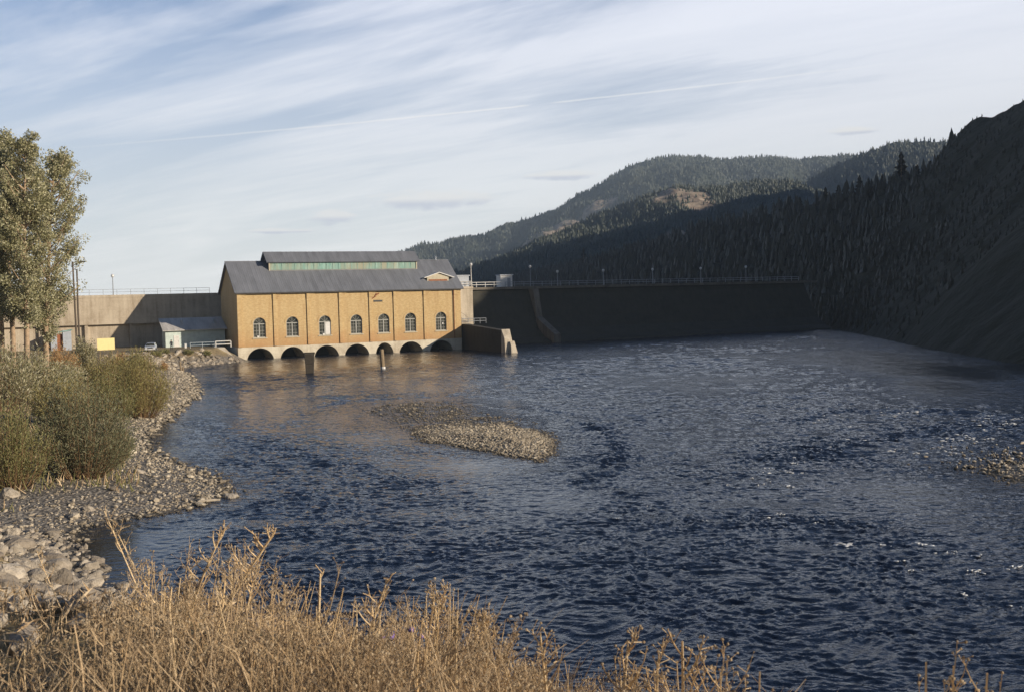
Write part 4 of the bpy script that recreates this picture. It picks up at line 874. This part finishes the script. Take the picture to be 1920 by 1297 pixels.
# ------------------------------------------------------------------ plants
def strands(P, rad):
    """three-sided tapering stems: P (N,K,3), rad (N,K)"""
    P = np.asarray(P, float); N, K, _ = P.shape; d = np.gradient(P, axis=1); d /= np.linalg.norm(d, axis=2, keepdims=True)+1e-9
    a = np.cross(d, np.array([.3, .9, .1])); a /= np.linalg.norm(a, axis=2, keepdims=True)+1e-9; b = np.cross(d, a)
    ang = np.array([0, 2.094, 4.189]); V = P[:, :, None]+rad[:, :, None, None]*(a[:, :, None]*np.cos(ang)[:, None]+b[:, :, None]*np.sin(ang)[:, None])
    base = (np.arange(N)*K*3)[:, None, None]+(np.arange(K-1)*3)[None, :, None]; k = np.arange(3); k2 = (k+1) % 3
    F = np.stack([base+k, base+k2, base+3+k2, base+3+k], -1)
    return V.reshape(-1, 3), F.reshape(-1, 4)
def curve(p0, p1, sag, K):
    t_ = np.linspace(0, 1, K)[None, :, None]; return p0[:, None]*(1-t_)+p1[:, None]*t_+sag[:, None]*(t_*(1-t_)*4)
def at_curve(P, t_):
    K = P.shape[1]; q = np.clip(t_, 0, .999)*(K-1); i = q.astype(int); f = (q-i)[:, None]; r_ = np.arange(len(P)); return P[r_, i]*(1-f)+P[r_, i+1]*f
def leaves(pos, dirs, ln, wd):
    k = len(pos); return scatter(QV, QF, pos, np.stack([ln, wd, ln], -1), frames(dirs))

def willow(name, label, px, py, top, hw, m, nst=90, leafn=60, ls=.16, group=None, spread=1.0):
    p = hit(px, py); sc = p[1]/FPX; H_ = (py-top)*sc*1.02; Wd = hw*sc
    t_ = thing(name, label, 'shrub', tuple(p), 0, group)
    a = rng.uniform(0, 6.28, nst); rr_ = np.sqrt(rng.uniform(0, 1, nst)); b0 = np.stack([np.cos(a)*rr_*Wd*.38, np.sin(a)*rr_*Wd*.38, 0*a-.1], -1)
    hh = H_*np.sqrt(1-.80*rr_**2.2)*rng.uniform(.62, 1.04, nst); tip = np.stack([np.cos(a)*rr_*Wd*spread, np.sin(a)*rr_*Wd*spread, hh], -1)
    sag = np.stack([np.cos(a)*rr_*Wd*.12, np.sin(a)*rr_*Wd*.12, -.02*hh], -1)+rng.normal(0, .05, (nst, 3)); S = curve(b0, tip, sag, 6)
    V, F = strands(S, np.linspace(.028, .006, 6)[None]*np.ones((nst, 1))); mesh_np('stem', V, F, M['twig'], t_)
    idx = rng.integers(0, nst, nst*leafn); tt = .14+.86*rng.uniform(0, 1, len(idx))**.75; Sp = S[idx]; q = at_curve(Sp, tt); dr = at_curve(Sp, np.minimum(tt+.1, .999))-at_curve(Sp, np.maximum(tt-.1, 0)); dr /= np.linalg.norm(dr, axis=1)[:, None]
    side = rng.normal(0, 1, q.shape); q = q+side*np.array([1, 1, .7])*(.08+.11*Wd)*rng.uniform(.2, 1, (len(q), 1)); dr = dr*.8+.5*side*np.array([1, 1, .6])
    ln = ls*rng.uniform(.7, 1.5, len(q)); V, F = leaves(q, dr, ln, ln*.30); mesh_np('foliage', V, F, M[m], t_); return t_
WG = 'willow bushes on the left shore'
willow('willow_bush', 'rounded yellowish willow bush behind the largest one', 118, 800, 700, 55, 'willow3', 90, 70, .20, WG)
willow('willow_bush', 'low willow bush at the foot of the largest one, toward the water', 215, 868, 800, 34, 'willow', 60, 60, .14, WG)
willow('willow_bush', 'largest green willow bush, above the forked driftwood', 155, 893, 705, 92, 'willow4', 170, 100, .16, WG)
willow('willow_bush', 'willow bush at the left photo edge in front of the largest one', 25, 915, 748, 75, 'willow', 130, 80, .15, WG)
willow('willow_bush', 'tall upright willow bush nearest the water', 268, 782, 652, 52, 'willow3', 130, 85, .19, WG)
willow('willow_bush', 'lower willow bush between the largest and the upright one', 205, 790, 692, 48, 'willow', 90, 70, .18, WG)
willow('willow_bush', 'olive willow bush behind, beneath the yellow board', 208, 738, 662, 52, 'willow3', 110, 70, .22, WG)
LG = 'pale-leaved bushes under the cottonwoods'
willow('pale_leaf_bush', 'pale-leaved bush at the left edge under the cottonwood trunks', 5, 770, 632, 70, 'willow2', 90, 60, .30, LG)
willow('pale_leaf_bush', 'broad pale-leaved bush with bright leaf tips left of the orange shrub', 72, 752, 652, 62, 'willow2', 90, 60, .28, LG)
willow('pale_leaf_bush', 'dense bush below the orange shrub', 125, 745, 675, 42, 'willow2', 70, 60, .26, LG)
willow('pale_leaf_bush', 'upright pale bush left of the yellow board', 161, 692, 627, 24, 'willow2', 55, 60, .30, LG)
OG = 'orange autumn shrubs on the bank'
willow('autumn_shrub', 'orange shrub in front of the wooden poles', 122, 700, 644, 34, 'rustleaf', 50, 40, .30, OG)
willow('autumn_shrub', 'small rusty shrub right below the yellow board', 226, 690, 660, 15, 'rustleaf', 30, 30, .28, OG)
willow('autumn_shrub', 'small rusty shrub by the water left of the timber post', 309, 694, 676, 8, 'rustleaf', 20, 25, .22, OG)
willow('dark_bush', 'small dark round bush in front of the parked car', 256, 694, 662, 18, 'willow', 40, 40, .28)
GG = 'green tufts on the far riprap'
for px, py, hw, lab in ((352, 665, 9, 'green tuft on the riprap right below the shed door'), (309, 664, 8, 'green tuft on the riprap below and left of the walking person'), (388, 667, 7, 'small green tuft on the riprap below the railing'), (292, 668, 12, 'green tuft on the bank below the car')):
    willow('bank_tuft', lab, px, py, py-9, hw, 'willow', 26, 22, .28, GG)

def cottonwood(label, px, top, Yd, hwr, bare, lean, seed):
    x = (px-960)/FPX*Yd; gzz = gzf(x, Yd)-.2; zt = at(px, top, Yd)[2]; H_ = zt-gzz; hw = hwr/FPX*Yd
    t_ = thing('cottonwood_tree', label, 'tree', (x, Yd, gzz), 0, 'tall cottonwood trees at the left edge')
    ax = lambda q: np.stack([lean*hw*q**1.6, 0*q, H_*q], -1)
    qs = np.linspace(0, 1, 9); A = ax(qs); b = MB(); b.tube(A+np.array([[.08*math.sin(seed+i*1.7), .08*math.cos(seed+i*2.1), 0] for i in range(9)]), list(np.linspace(.34, .03, 9)), 9)
    nb = 110; q = rng.uniform(bare, .99, nb); az = rng.uniform(0, 6.28, nb); s = (q-bare)/(1-bare)
    ln = hw*np.clip(np.sin(np.pi*np.clip(s*.85+.09, 0, 1))**.7, .2, 1)*rng.uniform(.55, 1.15, nb); p0 = ax(q)
    p1 = p0+np.stack([np.cos(az)*ln, np.sin(az)*ln, ln*rng.uniform(.55, 1.25, nb)], -1); p1[:, 2] = np.minimum(p1[:, 2], H_*1.0+rng.uniform(-.8, .4, nb)); S = curve(p0, p1, np.stack([0*az, 0*az, -.10*ln], -1), 5)
    V, F = strands(S, np.linspace(.075, .015, 5)[None]*np.ones((nb, 1)))
    for i in range(0, nb, 9): b.tube(S[i], list(np.linspace(.13, .03, 5)), 6)
    b.build('trunk', M['bark'], t_, smooth=True); mesh_np('limbs', V, F, M['bark'], t_)
    nc = nb*9; k = rng.integers(0, nb, nc); tt = rng.uniform(.30, 1.05, nc); c = at_curve(S[k], tt)+rng.normal(0, .22, (nc, 3)); keep = rng.uniform(size=nc) < .80; c = c[keep]; r_ = rng.uniform(.30, .68, len(c))
    per = 46; C = np.repeat(c, per, 0); rad = np.repeat(r_, per); off = rng.normal(0, 1, C.shape); off /= np.linalg.norm(off, axis=1)[:, None]; off *= (rng.uniform(.25, 1, len(C))**.5*rad)[:, None]
    dr = off+rng.normal(0, .5, off.shape)+np.array([0, 0, .1]); l_ = rng.uniform(.12, .26, len(C)); V, F = leaves(C+off, dr, l_, l_*.75); mesh_np('crown', V, F, M['cw'], t_)
cottonwood('tall cottonwood whose crown reaches furthest right beside the poles', 84, 288, 116, 66, .20, .55, 1)
cottonwood('tallest cottonwood with pale trunk, middle of the visible trunks', 50, 262, 110, 54, .28, .25, 2)
cottonwood('cottonwood with pale trunk close to the left photo edge', 25, 285, 113, 52, .28, -.1, 3)
cottonwood('cottonwood cut by the left photo edge with its top in view', 3, 252, 118, 56, .28, .1, 4)
cottonwood('cottonwood mostly outside the left photo edge', -55, 262, 114, 60, .30, 0, 5)

# conifers one can tell apart along the near ridge
def conifer(px, base, h, Yd, label):
    p = at(px, base, Yd); t_ = thing('conifer_tree', label, 'tree', (p[0], p[1], p[2]-.5), 0, 'single conifers on the near ridge')
    b = MB(); b.tube([(0, 0, -2.5), (0, 0, h*.5), (0, 0, h)], [.25, .16, .02], 6); b.build('trunk', M['bark'], t_)
    n = 1500; q = rng.uniform(.10, 1, n)**.8; az = rng.uniform(0, 6.28, n); w = h*.21*(1-q)**.8*rng.uniform(.35, 1.1, n)*(.8+.35*np.sin(q*38))+.05
    c = np.stack([np.cos(az)*w*.55, np.sin(az)*w*.55, q*h], -1); d = np.stack([np.cos(az), np.sin(az), rng.uniform(-.5, .15, n)], -1); l_ = w*.8+.25; V, F = leaves(c, d, l_, l_*.42); mesh_np('crown', V, F, M['conifer'], t_)
for px, base, top, Yd, lab in ((1690, 345, 288, 390, 'tallest conifer standing above the near ridge'), (1612, 368, 332, 415, 'second conifer rising clearly above the ridge, left of the tallest'), (1548, 382, 354, 440, 'slender conifer on the ridge where it crosses the far valley'),
        (1572, 380, 350, 432, 'conifer on the ridge just left of the second tallest'), (1655, 355, 330, 400, 'small conifer on the ridge between the two tallest'), (1720, 338, 312, 385, 'conifer right of the tallest on the ridge'), (1745, 330, 305, 380, 'last conifer on the ridge before the rock brow'),
        (1500, 397, 372, 455, 'conifer on the middle of the descending ridge'), (1400, 424, 404, 500, 'low conifer far down the ridge above the spillway'), (1095, 508, 466, 690, 'pale-topped conifer at the low left end of the ridge'), (1018, 524, 500, 800, 'conifer at the far left end of the ridge by the lamp post')):
    conifer(px, base, (base-top)/FPX*Yd+1.0, Yd, lab)

# grass on the left bank
P = pts(26000, -75, -20, 52, 168, lambda x, y: (np.interp(y, _sy, _sx)-x > 5.0) & (fbm(x*.12, y*.12, 3) > -.35)); k = len(P); h = rng.uniform(.2, .75, k)
S = curve(P-np.array([0, 0, .05]), P+np.stack([rng.normal(0, .2, k), rng.normal(0, .2, k), h], -1), rng.normal(0, .04, (k, 3)), 3); V, F = strands(S, np.array([.035, .03, .008])[None]*np.ones((k, 1)))
tag(mesh_np('bank_grass', V, F, [M['straw'], M['willow']], mi=np.repeat((rng.uniform(size=k) < .5).astype(int), 6)), 'dry and green grass between the bushes on the left bank', 'grass', kind='stuff')

# dry grass and seed weeds on the bank at the camera's feet
EXTRA = True
TPX = [-200, 0, 150, 250, 400, 520, 600, 700, 830, 900, 1000, 1100, 1200, 1290, 1350, 1450, 1500, 1600]; TPY = [1215, 1205, 1150, 1085, 1085, 1105, 1135, 1130, 1122, 1190, 1230, 1252, 1255, 1258, 1278, 1284, 1345, 1400]
def near_pts(n, y0, y1, x0=-200, x1=1560):
    px = rng.uniform(x0, x1, n); Yd = rng.uniform(y0, y1, n); x = (px-960)/FPX*Yd; return px, Yd, x, ground_z(x, Yd)
def topz(py, px, Yd): hz = 554-(px-960)*.025; return CZ-(py-hz)/FPX*Yd*1.0
px, Yd, x, z0 = near_pts(6800, 2.6, 9.5); py = np.interp(px, TPX, TPY)+np.abs(rng.normal(0, 95, len(px)))+30; h = topz(py, px, Yd)-z0; ok = (h > .08) & (h < .95); px, Yd, x, z0, h = [q[ok] for q in (px, Yd, x, z0, h)]; k = len(px)
b0 = np.stack([x, Yd, z0-.03], -1); tip = b0+np.stack([rng.normal(.06, .30, k)*h*1.3, rng.normal(0, .25, k)*h, h], -1); S = curve(b0, tip, rng.normal(0, .11, (k, 3))*h[:, None], 5); V, F = strands(S, np.array([.0030, .0026, .0021, .0016, .0006])[None]*rng.uniform(.6, 1.5, (k, 1)))
k2 = 150; px, Yd, x, z0 = near_pts(k2*4, 3.4, 6.5, -120, 1050); py = np.interp(px, TPX, TPY)+np.abs(rng.normal(0, 60, len(px)))-25; h = topz(py, px, Yd)-z0; ok = (h > .3) & (h < 1.3); x, Yd, z0, h = [q[ok][:k2] for q in (x, Yd, z0, h)]; k2 = len(x)
b0 = np.stack([x, Yd, z0-.03], -1); tip = b0+np.stack([rng.normal(.22, .2, k2)*h, rng.normal(0, .15, k2)*h, h], -1); S = curve(b0, tip, rng.normal(0, .025, (k2, 3))*h[:, None], 5); V2, F2 = strands(S, np.array([.0046, .0042, .0036, .0028, .0018])[None]*rng.uniform(.6, 1.25, (k2, 1)))
nf = len(F); F = np.concatenate([F, F2+len(V)]); V = np.concatenate([V, V2])
tag(mesh_np('dry_grass', V, F, [M['straw'], M['palestraw']], mi=np.r_[np.zeros(nf), np.ones(len(F2))]), 'golden dry grass covering the bank at the bottom of the photo', 'grass', kind='stuff')
px, Yd, x, z0 = near_pts(15000, 3.3, 24, -300, 360); ok = (z0 > 2.2) & (fbm(x*.35, Yd*.35, 3) > -.45); px, Yd, x, z0 = [q[ok] for q in (px, Yd, x, z0)]; k = len(px); h = rng.uniform(.25, 1, k)*np.minimum(.6, .035*Yd)
b0 = np.stack([x, Yd, z0-.03], -1); tip = b0+np.stack([rng.normal(.06, .3, k)*h, rng.normal(0, .25, k)*h, h], -1); S = curve(b0, tip, rng.normal(0, .1, (k, 3))*h[:, None], 5); V, F = strands(S, np.array([.0055, .0048, .004, .003, .001])[None]*(rng.uniform(.6, 1.6, k)*np.clip(Yd/11, .45, 1))[:, None])
tag(mesh_np('bank_slope_grass', V, F, M['straw']), 'dry grass growing down the bank slope above the riprap boulders', 'grass', kind='stuff')
# leaf litter and short tufts so the ground between is covered
k = 30000; px, Yd, x, z0 = near_pts(k, 3.6, 20, -260, 1200); d = rng.normal(0, 1, (k, 3)); d[:, 2] = np.abs(d[:, 2])*.7; l_ = rng.uniform(.03, .13, k); V, F = leaves(np.stack([x, Yd, z0+rng.uniform(0, .10, k)], -1), d, l_, l_*.10)
tag(mesh_np('grass_litter', V, F, M['straw']), 'short tangled dead grass matted over the near bank', 'grass', kind='stuff')
HV, HF = ico(1)
def weed_geo(base, h, nb, lean, heads=6, wide=.32, hr=.0034):
    """one branching seed weed: (stem strands, head centres)"""
    base = np.array(base, float); top = base+np.array([lean[0]*h, lean[1]*h, h]); main = curve(base[None], top[None], rng.normal(0, .02, (1, 3))*h, 5)
    t0 = rng.uniform(.30, .97, nb); p0 = at_curve(np.repeat(main, nb, 0), t0); az = rng.uniform(0, 6.28, nb); ln = h*wide*(1.15-t0)*rng.uniform(.6, 1.3, nb)+.02
    p1 = p0+np.stack([np.cos(az)*ln*.7, np.sin(az)*ln*.7, ln*rng.uniform(.8, 1.3, nb)], -1); br = curve(p0, p1, np.stack([np.cos(az)*ln*.12, np.sin(az)*ln*.12, 0*az], -1), 5)
    k = nb*heads; i = np.repeat(np.arange(nb), heads); q0 = at_curve(br[i], rng.uniform(.45, .98, k)); q1 = q0+rng.normal(0, 1, (k, 3))*np.array([.02, .02, .012])+np.array([0, 0, .022]); tw = curve(q0, q1, np.zeros((k, 3)), 5)
    r_ = np.concatenate([np.linspace(.0042, .0015, 5)[None]*np.sqrt(h/.6), np.linspace(.0018, .0009, 5)[None]*np.ones((nb, 1)), .0007*np.ones((k, 5))])
    return np.concatenate([main, br, tw]), r_, np.concatenate([q1, p1]), hr
def heads_mesh(C, hr): s = hr*rng.uniform(.6, 1.4, len(C)); return scatter(HV, HF, C, np.stack([s, s, s*1.25], -1), randrot(len(C)))
SS, RR_, HH = [], [], []
cnt = 0
while cnt < 120:
    px = random.uniform(-120, 1330); Y_ = random.uniform(3.0, 6.5); x = (px-960)/FPX*Y_; z0 = gzf(x, Y_); py = float(np.interp(px, TPX, TPY))+abs(random.gauss(0, 70))+10; h = topz(py, px, Y_)-z0
    if not .2 < h < 1.15: continue
    s, r_, c, hr = weed_geo((x, Y_, z0-.03), h, random.randint(10, 18), (random.gauss(.06, .12), random.gauss(0, .1)), random.randint(4, 7)); SS.append(s); RR_.append(r_); HH.append(c); cnt += 1
cnt = 0
while cnt < 20:          # tall wispy stalks standing clear of the rest
    px = random.uniform(150, 720); Y_ = random.uniform(3.8, 6.0); x = (px-960)/FPX*Y_; z0 = gzf(x, Y_); py = float(np.interp(px, [150, 230, 330, 480, 560, 720], [1090, 1010, 1010, 1010, 1090, 1110]))+abs(random.gauss(0, 50)); h = topz(py, px, Y_)-z0
    if not .4 < h < 1.7: continue
    s, r_, c, hr = weed_geo((x, Y_, z0-.03), h, random.randint(7, 14), (random.gauss(.12, .13), random.gauss(0, .1)), random.randint(2, 4), .20); r_[0] *= 1.4; SS.append(s); RR_.append(r_); HH.append(c[::2]); cnt += 1
V, F = strands(np.concatenate(SS), np.concatenate(RR_)); tag(mesh_np('seed_weeds', V, F, M['straw']), 'tangle of dry branching weed stems on the near bank', 'weeds', kind='stuff')
V, F = heads_mesh(np.concatenate(HH), .0036); tag(mesh_np('seed_heads', V, F, M['seed']), 'small round seed heads on the dry weeds', 'seed heads', kind='stuff')
def stalk(label, bpx, tpx, tpy, Yd, nb=12, heads=4, wide=.30, hr=.0032, r0=1.0, name='dry_weed_stalk', zmin=None, g='tall dry weed stalks on the near bank'):
    x = (bpx-960)/FPX*Yd; z0 = gzf(x, Yd); xt = (tpx-960)/FPX*Yd; h = topz(tpy, tpx, Yd)-z0
    t_ = thing(name, label, 'weed', (x, Yd, z0-.02), 0, g); s, r_, c, hr = weed_geo((0, 0, 0), h, nb, ((xt-x)/h, random.gauss(0, .05)), heads, wide, hr); r_[0] *= 1.9*r0; r_[1:] *= 1.6*r0
    V, F = strands(s, r_); mesh_np('stem', V, F, M['palestraw'], t_); V, F = heads_mesh(c, hr); mesh_np('seed_sprays', V, F, M['seed'], t_)
stalk('tall leaning dry stalk reaching furthest up and right over the river', 345, 508, 985, 4.6, 16, 5, .22, .0032, 1.5)
stalk('tall dry stalk crossing just left of the furthest leaning stalk', 315, 408, 985, 4.8, 14, 4, .22, .0032, 1.3)
stalk('slim dry stalk rising over the dark inlet, left of a pair', 262, 186, 950, 5.2, 11, 3, .14, .003, .75)
stalk('slim dry stalk rising over the dark inlet, right of a pair', 290, 204, 985, 5.0, 11, 3, .16, .003, .7)
stalk('dry stalk leaning left in front of the riprap boulders', 110, 45, 1030, 5.0, 8, 3, .12, .003, .6)
stalk('straight bare dry stalk standing alone over the water', 570, 586, 1070, 4.2, 3, 2, .06, .003, 1.6)
stalk('leaning pale stalk with forked tip right of the straight bare one', 640, 712, 1083, 4.2, 9, 4, .20, .0032, 1.4)
stalk('upright dry weed with dense seed clusters over the water', 790, 815, 1112, 4.4, 18, 7, .36, .0042, 1.0)
stalk('bushy dry weed leaning right below the leaning forked stalk', 880, 900, 1160, 4.0, 16, 6, .36, .0042, 1.1)
stalk('thin dry stalk between the inlet pair and the leaning stalks', 255, 262, 1060, 4.7, 9, 4, .2, .003, 1.0)
stalk('dry stalk leaning right behind the furthest leaning stalk', 430, 470, 1040, 4.9, 12, 4, .25, .0032, 1.1)
stalk('short thick dry stalk right of the thin one', 285, 300, 1098, 4.3, 5, 2, .1, .003, 1.5)
RG = 'dry weeds poking up along the bottom right edge'
stalk('dry weed with curled side shoots left of the forked bottom weeds', 1022, 1000, 1182, 3.8, 9, 4, .26, .0042, 1.4, g=RG)
stalk('broad forked dry weed over the water at the bottom', 1130, 1165, 1192, 3.7, 12, 4, .40, .0042, 1.5, g=RG)
stalk('small upright dry weed between two broad forked weeds', 1205, 1228, 1230, 3.7, 11, 4, .36, .0042, 1.3, g=RG)
stalk('dry weed with wide open branches, last tall one on the right', 1245, 1272, 1203, 3.7, 12, 4, .40, .0042, 1.5, g=RG)
stalk('low cluster of seed heads at the bottom edge', 1340, 1345, 1264, 3.5, 16, 6, .55, .0046, 1.0, g=RG)
stalk('small pair of seed sprays at the bottom edge', 1410, 1415, 1255, 3.5, 8, 4, .4, .0046, 1.0, g=RG)
stalk('reddish seed sprays low in the bottom right, left one', 1735, 1735, 1240, 3.4, 7, 3, .45, .0046, 1.0, g=RG)
stalk('reddish seed sprays low in the bottom right, middle one', 1785, 1788, 1248, 3.4, 5, 3, .4, .0046, 1.0, g=RG)
stalk('reddish seed sprays low in the bottom right, last one', 1840, 1845, 1256, 3.4, 5, 3, .35, .0046, 1.0, g=RG)
C = []
for px, py in ((773, 1180), (735, 1193), (720, 1194), (787, 1192)): q = at(px, py, 4.0); C += [q+rng.normal(0, .004, 3) for _ in range(3)]
V, F = heads_mesh(np.array(C), .007); tag(mesh_np('purple_flowers', V, F, M['purple']), 'tiny purple aster flowers among the dry weeds', 'flowers', kind='stuff')

# ------------------------------------------------------------------ air
def hazemat():
    m = bpy.data.materials.new('haze_air'); m.use_nodes = True; t = NT(m.node_tree); t.n.clear()
    out = t('ShaderNodeOutputMaterial'); v = t('ShaderNodeVolumePrincipled', {'Color': (.66, .82, 1.0, 1), 'Density': HAZE, 'Anisotropy': .0}); t.l.new(v.outputs[0], out.inputs['Volume']); return m
HAZE = .00017
if HAZE:
    b = MB(); b.box(-4150, 4150, -4150, 4150, -9, 520); tag(b.build('haze', hazemat()), 'thin blue haze filling the valley air', 'haze', kind='stuff')
